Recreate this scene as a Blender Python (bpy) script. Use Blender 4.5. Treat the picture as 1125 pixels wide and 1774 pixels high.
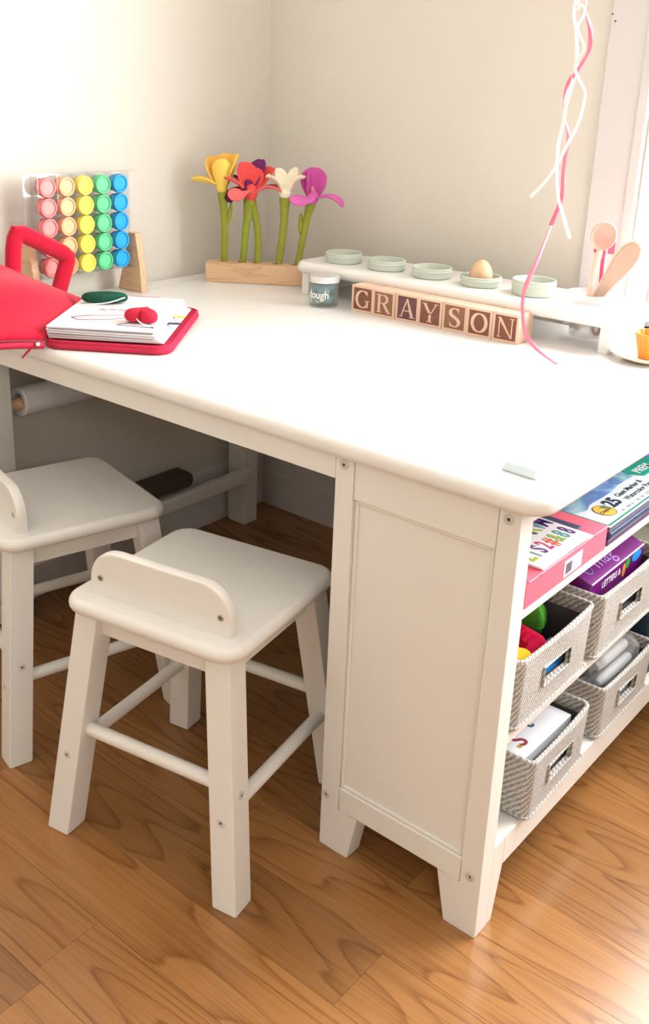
import bpy, bmesh, math, random
from mathutils import Vector, Matrix
random.seed(7)
for o in list(bpy.data.objects): bpy.data.objects.remove(o)
scene = bpy.context.scene
COL = scene.collection

# ------------------------------------------------------------------ camera
cam_d = bpy.data.cameras.new('camera'); cam = bpy.data.objects.new('camera', cam_d); COL.objects.link(cam)
RX = (0.767149, 0.640565, 0.034031); RY = (0.236355, -0.232946, -0.943330); RZ = (-0.596337, 0.731718, -0.330106)
CP = (0.439209, -0.899446, 1.019429)
cam.matrix_world = Matrix(((RX[0], -RY[0], -RZ[0], CP[0]), (RX[1], -RY[1], -RZ[1], CP[1]), (RX[2], -RY[2], -RZ[2], CP[2]), (0, 0, 0, 1)))
cam_d.sensor_fit = 'HORIZONTAL'; cam_d.sensor_width = 36.0; cam_d.lens = 1708.12 * 36.0 / 1125.0
cam_d.shift_x = (562.5 - 543.85) / 1125.0; cam_d.shift_y = -(887.0 - 746.2) / 1125.0
cam_d.clip_start = 0.01; cam_d.clip_end = 100
scene.camera = cam

# ------------------------------------------------------------------ daylight
world = bpy.data.worlds.new('world'); scene.world = world; world.use_nodes = True
bg = world.node_tree.nodes['Background']
bg.inputs['Color'].default_value = (0.98, 0.99, 1.0, 1); bg.inputs['Strength'].default_value = 17.0
scene.view_settings.view_transform = 'Standard'; scene.view_settings.look = 'None'
scene.view_settings.gamma = 1.0; scene.view_settings.use_curve_mapping = False
scene.view_settings.exposure = 0.42

# room shell dimensions (window 1 in the back wall, unseen window 2 added in the right wall for fill light)
XL, XR, YF, YB, ZC = -1.153, 2.3, -2.7, 0.851, 2.45
W1 = (-0.262, 1.05, 0.612, 2.05)      # x0 x1 z0 z1, back wall
W2 = (-2.3, -1.5, 1.65, 2.15)        # y0 y1 z0 z1, right wall
def portal(loc, rot, sx, sy):
    l = bpy.data.lights.new('daylight_portal', 'AREA'); l.shape = 'RECTANGLE'; l.size = sx; l.size_y = sy
    l.cycles.is_portal = True
    o = bpy.data.objects.new('daylight_portal', l); o.location = loc; o.rotation_euler = rot; COL.objects.link(o)
H90 = math.pi / 2
portal(((W1[0] + W1[1]) / 2, YB + 0.17, (W1[2] + W1[3]) / 2), (-H90, 0, 0), W1[1] - W1[0], W1[3] - W1[2])
portal((XR + 0.17, (W2[0] + W2[1]) / 2, (W2[2] + W2[3]) / 2), (0, H90, 0), W2[3] - W2[2], W2[1] - W2[0])

# ------------------------------------------------------------------ materials
MATS = {}
def mat(name, col, rough=0.5, spec=0.5, bump=0.0, bscale=200.0, var=0.0, vscale=8.0, metal=0.0, trans=0.0, sheen=0.0, alpha=1.0, coat=0.0, sss=0.0):
    if name in MATS: return MATS[name]
    m = bpy.data.materials.new(name); m.use_nodes = True; nt = m.node_tree; b = nt.nodes['Principled BSDF']
    b.inputs['Base Color'].default_value = (*col, 1); b.inputs['Roughness'].default_value = rough
    b.inputs['Specular IOR Level'].default_value = spec; b.inputs['Metallic'].default_value = metal
    b.inputs['Transmission Weight'].default_value = trans; b.inputs['Alpha'].default_value = alpha
    b.inputs['Coat Weight'].default_value = coat
    if sheen: b.inputs['Sheen Weight'].default_value = sheen
    if sss:
        b.inputs['Subsurface Weight'].default_value = sss; b.inputs['Subsurface Radius'].default_value = (0.02, 0.015, 0.01)
    tc = nt.nodes.new('ShaderNodeTexCoord')
    n = nt.nodes.new('ShaderNodeTexNoise'); n.inputs['Scale'].default_value = vscale; n.inputs['Detail'].default_value = 4
    nt.links.new(tc.outputs['Object'], n.inputs['Vector'])
    mx = nt.nodes.new('ShaderNodeMix'); mx.data_type = 'RGBA'
    v = max(var, 0.02)
    mx.inputs['A'].default_value = (*[c * (1 - v) for c in col], 1); mx.inputs['B'].default_value = (*[min(1, c * (1 + v)) for c in col], 1)
    nt.links.new(n.outputs['Fac'], mx.inputs['Factor']); nt.links.new(mx.outputs['Result'], b.inputs['Base Color'])
    if bump:
        n2 = nt.nodes.new('ShaderNodeTexNoise'); n2.inputs['Scale'].default_value = bscale; n2.inputs['Detail'].default_value = 3
        nt.links.new(tc.outputs['Object'], n2.inputs['Vector'])
        bp = nt.nodes.new('ShaderNodeBump'); bp.inputs['Strength'].default_value = bump; bp.inputs['Distance'].default_value = 0.002
        nt.links.new(n2.outputs['Fac'], bp.inputs['Height']); nt.links.new(bp.outputs['Normal'], b.inputs['Normal'])
    MATS[name] = m; return m

def wood(name, light, dark, sx, sy, rings=10.0, rough=0.35, rnd=0.12, fibre=0.25, axis='X', spec=0.5):
    """flat sawn timber: contour bands of a stretched noise field give cathedral grain"""
    if name in MATS: return MATS[name]
    m = bpy.data.materials.new(name); m.use_nodes = True; nt = m.node_tree; b = nt.nodes['Principled BSDF']; L = nt.links.new
    b.inputs['Roughness'].default_value = rough; b.inputs['Specular IOR Level'].default_value = spec
    tc = nt.nodes.new('ShaderNodeTexCoord'); oi = nt.nodes.new('ShaderNodeObjectInfo')
    off = nt.nodes.new('ShaderNodeVectorMath'); off.operation = 'SCALE'; off.inputs[0].default_value = (31.7, 17.3, 53.1); L(oi.outputs['Random'], off.inputs['Scale'])
    def mapped(s):
        mp = nt.nodes.new('ShaderNodeMapping'); mp.inputs['Scale'].default_value = s; L(tc.outputs['Object'], mp.inputs['Vector'])
        ad = nt.nodes.new('ShaderNodeVectorMath'); ad.operation = 'ADD'; L(mp.outputs['Vector'], ad.inputs[0]); L(off.outputs['Vector'], ad.inputs[1]); return ad.outputs['Vector']
    k = {'X': (sx, sy, sy), 'Y': (sy, sx, sy), 'Z': (sy, sy, sx)}[axis]
    n = nt.nodes.new('ShaderNodeTexNoise'); n.inputs['Scale'].default_value = 1.0; n.inputs['Detail'].default_value = 1.2; n.inputs['Roughness'].default_value = 0.4
    L(mapped(k), n.inputs['Vector'])
    mu = nt.nodes.new('ShaderNodeMath'); mu.operation = 'MULTIPLY'; mu.inputs[1].default_value = rings; L(n.outputs['Fac'], mu.inputs[0])
    fr = nt.nodes.new('ShaderNodeMath'); fr.operation = 'FRACT'; L(mu.outputs[0], fr.inputs[0])
    rp = nt.nodes.new('ShaderNodeValToRGB'); e = rp.color_ramp.elements
    e[0].position = 0.0; e[0].color = (0.05, 0.05, 0.05, 1); e[1].position = 0.55; e[1].color = (0.12, 0.12, 0.12, 1)
    x = e.new(0.8); x.color = (0.55, 0.55, 0.55, 1); x = e.new(0.9); x.color = (1, 1, 1, 1); x = e.new(0.97); x.color = (0.1, 0.1, 0.1, 1); L(fr.outputs[0], rp.inputs['Fac'])
    f = nt.nodes.new('ShaderNodeTexNoise'); f.inputs['Scale'].default_value = 1.0; f.inputs['Detail'].default_value = 3
    kk = {'X': (sx * 4, sy * 32, sy * 32), 'Y': (sy * 32, sx * 4, sy * 32), 'Z': (sy * 32, sy * 32, sx * 4)}[axis]
    L(mapped(kk), f.inputs['Vector'])
    mx = nt.nodes.new('ShaderNodeMix'); mx.data_type = 'RGBA'; mx.inputs['A'].default_value = (*light, 1); mx.inputs['B'].default_value = (*dark, 1)
    a = nt.nodes.new('ShaderNodeMath'); a.operation = 'MULTIPLY_ADD'; a.inputs[1].default_value = 0.62; a.use_clamp = True
    fs = nt.nodes.new('ShaderNodeMath'); fs.operation = 'MULTIPLY_ADD'; fs.inputs[1].default_value = fibre * 2; fs.inputs[2].default_value = -fibre; L(f.outputs['Fac'], fs.inputs[0])
    L(rp.outputs['Color'], a.inputs[0]); L(fs.outputs[0], a.inputs[2]); L(a.outputs[0], mx.inputs['Factor'])
    hs = nt.nodes.new('ShaderNodeHueSaturation'); vv = nt.nodes.new('ShaderNodeMath'); vv.operation = 'MULTIPLY_ADD'; vv.inputs[1].default_value = 2 * rnd; vv.inputs[2].default_value = 1 - rnd
    L(oi.outputs['Random'], vv.inputs[0]); L(vv.outputs[0], hs.inputs['Value']); L(mx.outputs['Result'], hs.inputs['Color']); L(hs.outputs['Color'], b.inputs['Base Color'])
    bp = nt.nodes.new('ShaderNodeBump'); bp.inputs['Strength'].default_value = 0.06; bp.inputs['Distance'].default_value = 0.001; L(f.outputs['Fac'], bp.inputs['Height']); L(bp.outputs['Normal'], b.inputs['Normal'])
    MATS[name] = m; return m

def clear(name, tint=(1, 1, 1), gloss=0.04, rough=0.05, haze=0.0):
    """thin clear plastic or glass sheet: mostly transparent, a little gloss and haze"""
    if name in MATS: return MATS[name]
    m = bpy.data.materials.new(name); m.use_nodes = True; nt = m.node_tree; L = nt.links.new
    for n in list(nt.nodes):
        if n.type == 'BSDF_PRINCIPLED': nt.nodes.remove(n)
    out = [n for n in nt.nodes if n.type == 'OUTPUT_MATERIAL'][0]
    t = nt.nodes.new('ShaderNodeBsdfTransparent'); t.inputs['Color'].default_value = (*tint, 1)
    g = nt.nodes.new('ShaderNodeBsdfGlossy'); g.inputs['Roughness'].default_value = rough
    d = nt.nodes.new('ShaderNodeBsdfDiffuse'); d.inputs['Color'].default_value = (*[min(1, c) * .95 for c in tint], 1)
    lw = nt.nodes.new('ShaderNodeLayerWeight'); pw = nt.nodes.new('ShaderNodeMath'); pw.operation = 'POWER'; pw.inputs[1].default_value = 4.0; L(lw.outputs['Facing'], pw.inputs[0])
    fr = nt.nodes.new('ShaderNodeMath'); fr.operation = 'MULTIPLY_ADD'; fr.inputs[1].default_value = 0.5; fr.inputs[2].default_value = gloss; L(pw.outputs[0], fr.inputs[0])
    m1 = nt.nodes.new('ShaderNodeMixShader'); m1.inputs[0].default_value = haze; L(t.outputs[0], m1.inputs[1]); L(d.outputs[0], m1.inputs[2])
    m2 = nt.nodes.new('ShaderNodeMixShader'); L(fr.outputs[0], m2.inputs[0]); L(m1.outputs[0], m2.inputs[1]); L(g.outputs[0], m2.inputs[2])
    L(m2.outputs[0], out.inputs['Surface']); MATS[name] = m; return m

def tweed(name, a, b_, period=0.0034):
    if name in MATS: return MATS[name]
    m = bpy.data.materials.new(name); m.use_nodes = True; nt = m.node_tree; b = nt.nodes['Principled BSDF']; L = nt.links.new
    b.inputs['Roughness'].default_value = 0.9; b.inputs['Specular IOR Level'].default_value = 0.15
    tc = nt.nodes.new('ShaderNodeTexCoord')
    w = nt.nodes.new('ShaderNodeTexWave'); w.wave_type = 'BANDS'; w.bands_direction = 'DIAGONAL'; w.inputs['Scale'].default_value = 0.32 / period * 0.55
    w.inputs['Distortion'].default_value = 1.2; w.inputs['Detail'].default_value = 2; w.inputs['Detail Scale'].default_value = 3
    mp = nt.nodes.new('ShaderNodeMapping'); mp.inputs['Scale'].default_value = (1, 1, -1); L(tc.outputs['Object'], mp.inputs['Vector']); L(mp.outputs['Vector'], w.inputs['Vector'])
    n = nt.nodes.new('ShaderNodeTexNoise'); n.inputs['Scale'].default_value = 420; L(tc.outputs['Object'], n.inputs['Vector'])
    ad = nt.nodes.new('ShaderNodeMath'); ad.operation = 'MULTIPLY_ADD'; ad.inputs[1].default_value = 0.5; L(w.outputs['Fac'], ad.inputs[0])
    nb = nt.nodes.new('ShaderNodeMath'); nb.operation = 'MULTIPLY_ADD'; nb.inputs[1].default_value = 1.0; nb.inputs[2].default_value = -0.35; L(n.outputs['Fac'], nb.inputs[0]); L(nb.outputs[0], ad.inputs[2]); ad.use_clamp = True
    mx = nt.nodes.new('ShaderNodeMix'); mx.data_type = 'RGBA'; mx.inputs['A'].default_value = (*a, 1); mx.inputs['B'].default_value = (*b_, 1)
    L(ad.outputs[0], mx.inputs['Factor']); L(mx.outputs['Result'], b.inputs['Base Color'])
    bp = nt.nodes.new('ShaderNodeBump'); bp.inputs['Strength'].default_value = 0.5; bp.inputs['Distance'].default_value = 0.001; L(ad.outputs[0], bp.inputs['Height']); L(bp.outputs['Normal'], b.inputs['Normal'])
    MATS[name] = m; return m

def art(name, cols, scale=9.0, rough=0.25, stretch=(1, 1, 1)):
    """printed watercolour art: soft patches of flat colours"""
    m = bpy.data.materials.new(name); m.use_nodes = True; nt = m.node_tree; b = nt.nodes['Principled BSDF']; L = nt.links.new
    b.inputs['Roughness'].default_value = rough
    tc = nt.nodes.new('ShaderNodeTexCoord'); mp = nt.nodes.new('ShaderNodeMapping'); mp.inputs['Scale'].default_value = stretch; L(tc.outputs['Object'], mp.inputs['Vector'])
    n = nt.nodes.new('ShaderNodeTexNoise'); n.inputs['Scale'].default_value = scale; n.inputs['Detail'].default_value = 2.5; n.inputs['Distortion'].default_value = 0.8; L(mp.outputs['Vector'], n.inputs['Vector'])
    rp = nt.nodes.new('ShaderNodeValToRGB'); rp.color_ramp.interpolation = 'B_SPLINE'; e = rp.color_ramp.elements
    for i, c in enumerate(cols):
        p = 0.3 + 0.4 * i / max(1, len(cols) - 1)
        if i == 0: e[0].position = p; e[0].color = (*c, 1)
        elif i == 1: e[1].position = p; e[1].color = (*c, 1)
        else: x = e.new(p); x.color = (*c, 1)
    L(n.outputs['Fac'], rp.inputs['Fac']); L(rp.outputs['Color'], b.inputs['Base Color']); return m

def s2l(r, g, b):
    f = lambda c: (c / 255 / 12.92) if c / 255 <= 0.04045 else ((c / 255 + 0.055) / 1.055) ** 2.4
    return (f(r), f(g), f(b))

PAINT = mat('white_furniture_paint', (0.82, 0.795, 0.745), 0.35, 0.4, bump=0.03, bscale=300)
PAINT_TOP = mat('white_table_paint', (0.84, 0.825, 0.79), 0.28, 0.5, bump=0.02, bscale=250)
WALLM = mat('wall_paint', (0.74, 0.70, 0.62), 0.75, 0.2, bump=0.06, bscale=320)
TRIMM = mat('trim_paint', (0.70, 0.675, 0.665), 0.4, 0.4)
CEILM = mat('ceiling_paint', (0.85, 0.84, 0.82), 0.8, 0.2)
OAK = wood('oak_floor', (0.36, 0.165, 0.053), (0.15, 0.050, 0.011), 1.3, 10.0, rings=14, rough=0.24, rnd=0.15, fibre=0.55)
MAPLE = wood('maple', s2l(222, 186, 148), s2l(196, 152, 112), 6, 45, rings=4, rough=0.5, rnd=0.04, fibre=0.3)
STEEL = mat('screw_steel', (0.55, 0.53, 0.5), 0.35, metal=1.0)
SCREWP = mat('painted_screw', (0.62, 0.58, 0.53), 0.4)
DARK = mat('dark_recess', (0.06, 0.05, 0.045), 0.7)

# ------------------------------------------------------------------ mesh helpers
class MB:
    def __init__(s): s.bm = bmesh.new()
    def box(s, x0, x1, y0, y1, z0, z1, bev=0.0, seg=2, M=None):
        vs = [s.bm.verts.new((x, y, z)) for z in (z0, z1) for y in (y0, y1) for x in (x0, x1)]
        fs = [s.bm.faces.new([vs[i] for i in q]) for q in ((0, 2, 3, 1), (4, 5, 7, 6), (0, 1, 5, 4), (2, 6, 7, 3), (1, 3, 7, 5), (0, 4, 6, 2))]
        s._fin(vs, fs, bev, seg, M); return s
    def _fin(s, vs, fs, bev, seg, M):
        if bev > 0:
            es = set(e for f in fs for e in f.edges)
            r = bmesh.ops.bevel(s.bm, geom=list(es), offset=bev, segments=seg, affect='EDGES', profile=0.5)
            vs = list(set(v for f in r['faces'] for v in f.verts) | set(v for v in vs if v.is_valid))
        if M is not None: bmesh.ops.transform(s.bm, matrix=M, verts=[v for v in vs if v.is_valid])
    def hexa(s, b, t, bev=0.0, seg=2):
        """b, t: four bottom and four top points, counter clockwise from above"""
        vb = [s.bm.verts.new(p) for p in b]; vt = [s.bm.verts.new(p) for p in t]
        fs = [s.bm.faces.new(vb[::-1]), s.bm.faces.new(vt)] + [s.bm.faces.new((vb[i], vb[(i + 1) % 4], vt[(i + 1) % 4], vt[i])) for i in range(4)]
        s._fin(vb + vt, fs, bev, seg, None); return s
    def loops(s, rings, cap=True, closed=True):
        """skin a list of equal length rings"""
        V = [[s.bm.verts.new(p) for p in r] for r in rings]; n = len(V[0])
        for a, b in zip(V, V[1:]):
            for i in range(n if closed else n - 1): s.bm.faces.new((a[i], a[(i + 1) % n], b[(i + 1) % n], b[i]))
        if cap: s.bm.faces.new(V[0][::-1]); s.bm.faces.new(V[-1])
        return s
    def lathe(s, prof, seg=32, c=(0, 0, 0), M=None, cap=True):
        rings = []
        for r, z in prof:
            ring = [Vector((r * math.cos(2 * math.pi * i / seg), r * math.sin(2 * math.pi * i / seg), z)) for i in range(seg)]
            if M is not None: ring = [M @ p for p in ring]
            rings.append([p + Vector(c) for p in ring])
        return s.loops(rings, cap)
    def tube(s, pts, rad, seg=10, cap=True, flat=1.0):
        pts = [Vector(p) for p in pts]; n = len(pts); rings = []; prev = None
        for i, p in enumerate(pts):
            t = (pts[min(i + 1, n - 1)] - pts[max(i - 1, 0)]).normalized()
            if prev is None:
                a = Vector((0, 0, 1)) if abs(t.z) < 0.9 else Vector((1, 0, 0)); u = t.cross(a).normalized()
            else: u = (prev - t * prev.dot(t)).normalized()
            prev = u; w = t.cross(u); r = rad[i] if isinstance(rad, (list, tuple)) else rad
            rings.append([p + u * r * math.cos(2 * math.pi * k / seg) + w * r * flat * math.sin(2 * math.pi * k / seg) for k in range(seg)])
        return s.loops(rings, cap)
    def poly_prism(s, pts, axis, a, b, bev=0.0, seg=2):
        """extrude a 2D outline along an axis between a and b"""
        f = {'x': lambda p, c: (c, p[0], p[1]), 'y': lambda p, c: (p[0], c, p[1]), 'z': lambda p, c: (p[0], p[1], c)}[axis]
        va = [s.bm.verts.new(f(p, a)) for p in pts]; vb = [s.bm.verts.new(f(p, b)) for p in pts]; n = len(pts)
        fs = [s.bm.faces.new(va[::-1]), s.bm.faces.new(vb)] + [s.bm.faces.new((va[i], va[(i + 1) % n], vb[(i + 1) % n], vb[i])) for i in range(n)]
        s._fin(va + vb, fs, bev, seg, None); return s
    def mesh(s, name, smooth=True):
        bmesh.ops.recalc_face_normals(s.bm, faces=s.bm.faces[:])
        me = bpy.data.meshes.new(name); s.bm.to_mesh(me); s.bm.free()
        if smooth:
            me.polygons.foreach_set('use_smooth', [True] * len(me.polygons))
            me.set_sharp_from_angle(angle=math.radians(35))
        return me
    def build(s, name, m, parent=None, loc=None, rot=None, smooth=True):
        return link(name, s.mesh(name, smooth), m, parent, loc, rot)
def link(name, me, m, parent=None, loc=None, rot=None):
    o = bpy.data.objects.new(name, me); COL.objects.link(o)
    if m is not None and len(me.materials) == 0: me.materials.append(m)
    if parent is not None: o.parent = parent
    if loc is not None: o.location = loc
    if rot is not None: o.rotation_euler = rot
    return o
def empty(name, loc=(0, 0, 0), rz=0.0):
    o = bpy.data.objects.new(name, None); o.empty_display_size = 0.05; COL.objects.link(o); o.location = loc; o.rotation_euler = (0, 0, rz); return o
def tag(o, label=None, cat=None, group=None, kind=None):
    if label: o['label'] = label
    if cat: o['category'] = cat
    if group: o['group'] = group
    if kind: o['kind'] = kind
    return o
def kids(o): return [c for c in COL.objects if c.parent == o]
def copy_tree(o, parent=None):
    c = o.copy(); COL.objects.link(c); c.parent = parent
    for ch in kids(o): copy_tree(ch, c)
    return c
def subsurf(o, lv=2):
    m = o.modifiers.new('subdivision', 'SUBSURF'); m.levels = lv; m.render_levels = lv; return o
def solid(o, t, off=0.0):
    m = o.modifiers.new('thickness', 'SOLIDIFY'); m.thickness = t; m.offset = off; return o
def cut(o, cutters):
    """subtract cutter meshes for good and remove them"""
    for mb in cutters:
        c = mb.build('cutter', None); md = o.modifiers.new('cut', 'BOOLEAN'); md.operation = 'DIFFERENCE'; md.solver = 'EXACT'; md.object = c
        c.matrix_world = o.matrix_world.copy() if o.parent is None else Matrix()
        bpy.context.view_layer.update()
        dg = bpy.context.evaluated_depsgraph_get(); me = bpy.data.meshes.new_from_object(o.evaluated_get(dg)); o.modifiers.clear(); o.data = me
        cm = c.data; bpy.data.objects.remove(c); bpy.data.meshes.remove(cm)
    o.data.polygons.foreach_set('use_smooth', [True] * len(o.data.polygons)); o.data.set_sharp_from_angle(angle=math.radians(35))
    return o
def rrect(x0, x1, y0, y1, r, n=6):
    pts = []
    for cx, cy, a0 in ((x1 - r, y0 + r, -90), (x1 - r, y1 - r, 0), (x0 + r, y1 - r, 90), (x0 + r, y0 + r, 180)):
        for k in range(n + 1):
            a = math.radians(a0 + 90 * k / n); pts.append((cx + r * math.cos(a), cy + r * math.sin(a)))
    return pts
def slab(mb, x0, x1, y0, y1, z0, z1, r, e, n=8, k=5):
    """board with rounded plan corners r and rounded edges e"""
    rings = []; h = z1 - z0; e = min(e, h / 2 - 1e-4)
    prof = [(e * (1 - math.sin(math.pi / 2 * i / k)), z0 + e * (1 - math.cos(math.pi / 2 * i / k))) for i in range(k + 1)]
    prof += [(e * (1 - math.cos(math.pi / 2 * i / k)), z1 - e * (1 - math.sin(math.pi / 2 * i / k))) for i in range(k + 1)]
    for d, z in prof:
        rr = max(r - d, 0.0005); rings.append([(x, y, z) for x, y in rrect(x0 + d, x1 - d, y0 + d, y1 - d, rr, n)])
    return mb.loops(rings)
def text_mesh(s, size, ext=0.0003, bold=0.0, align='LEFT'):
    cu = bpy.data.curves.new('lettering', 'FONT'); cu.body = s; cu.size = size; cu.extrude = ext; cu.offset = bold; cu.align_x = align; cu.resolution_u = 4
    o = bpy.data.objects.new('lettering', cu); COL.objects.link(o); bpy.context.view_layer.update()
    me = bpy.data.meshes.new_from_object(o.evaluated_get(bpy.context.evaluated_depsgraph_get())); bpy.data.objects.remove(o); bpy.data.curves.remove(cu); me.materials.clear(); return me
def screw(parent, loc, direction, r=0.0065, m=None, name='screw'):
    d = Vector(direction).normalized(); M = Vector((0, 0, 1)).rotation_difference(d).to_matrix()
    mb = MB(); mb.lathe([(r, -0.0006), (r, 0.0006), (r * .85, 0.0012), (r * .38, 0.0012), (r * .30, -0.0004)], 16, (0, 0, 0), M)
    s = mb.build(name, m or SCREWP, parent, loc)
    mb = MB(); mb.lathe([(r * .30, 0.0001), (r * .30, 0.0005)], 6, (0, 0, 0), M); mb.build('socket', DARK, s)
    return s
# ------------------------------------------------------------------ room shell
def wall(name, mb): return tag(mb.build(name, WALLM, smooth=False), kind='structure')
T = 0.16
mb = MB(); mb.box(XL - T, XL, YF - T, YB + T, 0, ZC); wall('wall_left', mb)
mb = MB()
mb.box(XL, W1[0], YB, YB + T, 0, ZC); mb.box(W1[1], XR + T, YB, YB + T, 0, ZC)
mb.box(W1[0], W1[1], YB, YB + T, 0, W1[2]); mb.box(W1[0], W1[1], YB, YB + T, W1[3], ZC); wall('wall_back', mb)
mb = MB()
mb.box(XR, XR + T, YF - T, W2[0], 0, ZC); mb.box(XR, XR + T, W2[1], YB, 0, ZC)
mb.box(XR, XR + T, W2[0], W2[1], 0, W2[2]); mb.box(XR, XR + T, W2[0], W2[1], W2[3], ZC); wall('wall_right', mb)
mb = MB()
mb.box(XL, XR, YF - T, YF, 0, ZC); wall('wall_front', mb)
mb = MB(); mb.box(XL - T, XR + T, YF - T, YB + T, ZC, ZC + 0.1); tag(mb.build('ceiling', CEILM, smooth=False), kind='structure')
# floor: sub floor that carries the single boards
mb = MB(); mb.box(XL - T, XR + T, YF - T, YB + T, -0.06, -0.014)
floor = tag(mb.build('floor', mat('subfloor', (0.05, 0.025, 0.01), 0.9), smooth=False), kind='structure')
PW = 0.1035; rows = []; k = 0
y = 0.013
while y < YB: y += PW
fl_random = random.Random(21)
plank_mesh = {}
y1 = y
while y1 > YF:
    y0 = y1 - PW; a = max(y0, YF); b = min(y1, YB)
    x = XL - fl_random.uniform(0.0, 0.9); cuts = []
    if abs(y1 - (-0.0905)) < 0.01: x = -0.0747 - 1.26
    while x < XR:
        Ln = fl_random.choice([0.78, 0.96, 1.14, 1.32])
        if abs(y1 - (-0.0905)) < 0.01 and x < -1.2: Ln = 1.26
        x2 = x + Ln; xa = max(x, XL); xb = min(x2, XR)
        if xb - xa > 0.02 and b - a > 0.004:
            key = (round(xb - xa, 3), round(b - a, 3))
            if key not in plank_mesh:
                w, d = (xb - xa) / 2 - 0.0002, (b - a) / 2 - 0.0003
                m_ = MB(); m_.box(-w, w, -d, d, -0.0135, 0.0); plank_mesh[key] = m_.mesh('plank', False); plank_mesh[key].materials.append(OAK)
            o = link('plank', plank_mesh[key], None, floor, ((xa + xb) / 2, (a + b) / 2, 0.0))
        x = x2
    y1 = y0
# baseboards with a moulded top and a lower bead
def baseboard(name, axis):
    mb = MB(); t = 0.012
    prof = [(0, 0), (t, 0), (t, 0.088), (t - .0015, 0.0895), (t - .0015, 0.125), (t - .005, 0.137), (0.003, 0.143), (0, 0.143)]
    if axis == 'left': mb.poly_prism([(XL + p, z) for p, z in prof], 'y', YF, YB)
    else: mb.poly_prism([(YB - p, z) for p, z in prof], 'x', XL + t, XR)
    return tag(mb.build(name, TRIMM), kind='structure')
baseboard('baseboard_left', 'left'); baseboard('baseboard_back', 'back')
def window(name, W, wallax, c, sgn, holes=False):
    """casing, jamb, sill, two sashes with panes; c = inner wall face, sgn = inwards along the wall axis"""
    a0, a1, z0, z1 = W; cw = 0.085; th = 0.018
    def put(mb, a, b, d0, d1, za, zb, bev=0.0):
        lo, hi = sorted((c + sgn * d0, c + sgn * d1))
        if wallax == 'y': mb.box(a, b, lo, hi, za, zb, bev)
        else: mb.box(lo, hi, a, b, za, zb, bev)
    mb = MB(); put(mb, a0 - cw, a0, 0, th, z0 - .02, z1 + cw, 0.003); root = tag(mb.build(name, TRIMM), kind='structure')
    mb = MB(); put(mb, a0 - 0.014, a0 + 0.004, th - .002, th + 0.009, z0, z1, 0.003); mb.build('casing_bead', TRIMM, root)
    mb = MB(); put(mb, a1, a1 + cw, 0, th, z0 - .02, z1 + cw, 0.003); mb.build('casing', TRIMM, root)
    mb = MB(); put(mb, a0, a1, 0, th, z1, z1 + cw, 0.003); mb.build('head_casing', TRIMM, root)
    mb = MB(); put(mb, a0 - cw - .02, a1 + cw + .02, -0.13, 0.03, z0 - 0.03, z0, 0.004); mb.build('window_sill', TRIMM, root)
    for a, b in ((a0, a0 + 0.02), (a1 - 0.02, a1)):
        mb = MB(); put(mb, a, b, -0.15, -0.001, z0, z1, 0.001); mb.build('jamb', TRIMM, root)
    mb = MB(); put(mb, a0 + .02, a1 - .02, -0.15, -0.001, z1 - 0.02, z1, 0.001); mb.build('jamb', TRIMM, root)
    zm = (z0 + z1) / 2
    for za, zb, d in ((z0, zm + .02, -0.06), (zm - .02, z1 - .02, -0.1)):
        mb = MB(); fw = 0.035
        put(mb, a0 + .02, a0 + .02 + fw, d - .03, d, za, zb); put(mb, a1 - .02 - fw, a1 - .02, d - .03, d, za, zb)
        put(mb, a0 + .02 + fw, a1 - .02 - fw, d - .03, d, za, za + fw); put(mb, a0 + .02 + fw, a1 - .02 - fw, d - .03, d, zb - fw, zb)
        s = mb.build('sash', TRIMM, root, smooth=False)
        mb = MB(); put(mb, a0 + .02 + fw, a1 - .02 - fw, d - .017, d - .013, za + fw, zb - fw); mb.build('pane', clear('window_glass'), s)
    return root
win = window('window_1', W1, 'y', YB, -1)
for dx, dz in ((-0.3445, 1.153), (-0.338, 1.1415)):
    mb = MB(); mb.lathe([(0.0016, 0), (0.0016, 0.0004)], 10, (dx, YB - 0.0182, dz), Matrix.Rotation(H90, 3, 'X')); mb.build('nail_hole', DARK, win)
window('fill_window', W2, 'x', XR, -1)  # unseen window, added high up to bring fill light into the room

# ------------------------------------------------------------------ craft table with built in storage end
TZ = 0.617; TU = 0.592
table = tag(empty('craft_table', (-0.55, 0.39, 0)), 'large white wooden craft table with panelled storage end and rounded top', 'table')
bpy.context.view_layer.update()
def tpart(mb, name, m=PAINT, parent=None, smooth=True):
    o = mb.build(name, m, smooth=smooth); o.parent = parent or table
    o.matrix_parent_inverse = (Matrix.Translation((0.55, -0.39, 0)))
    return o
mb = MB(); slab(mb, -1.150, 0.0308, -0.0125, 0.793, TU, TZ, 0.036, 0.0105, 10, 6)
top = mb.build('tabletop', PAINT_TOP)
c_ = MB(); c_.box(-1.1, -1.093, 0.06, 0.57, 0.58, 0.63); cut(top, [c_])
top.parent = table; top.matrix_parent_inverse = Matrix.Translation((0.55, -0.39, 0))
mb = MB(); mb.box(-1.13, -0.257, 0.0, 0.022, 0.56, TU, 0.0015); tpart(mb, 'apron')
mb = MB(); mb.box(-1.13, -0.257, 0.757, 0.779, 0.56, TU, 0.0015); tpart(mb, 'apron')
mb = MB(); mb.box(-1.13, -1.11, 0.023, 0.756, 0.56, TU, 0.0015); tpart(mb, 'apron')
for y in (0.034, 0.701):
    mb = MB(); mb.box(-1.13, -1.074, y, y + 0.046, 0, 0.5919, 0.003); lg = tpart(mb, 'leg')
mb = MB(); mb.tube([(-1.096, 0.081, 0.131), (-1.096, 0.7, 0.131)], 0.0, 4); mb.bm.free(); mb = MB()
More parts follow.
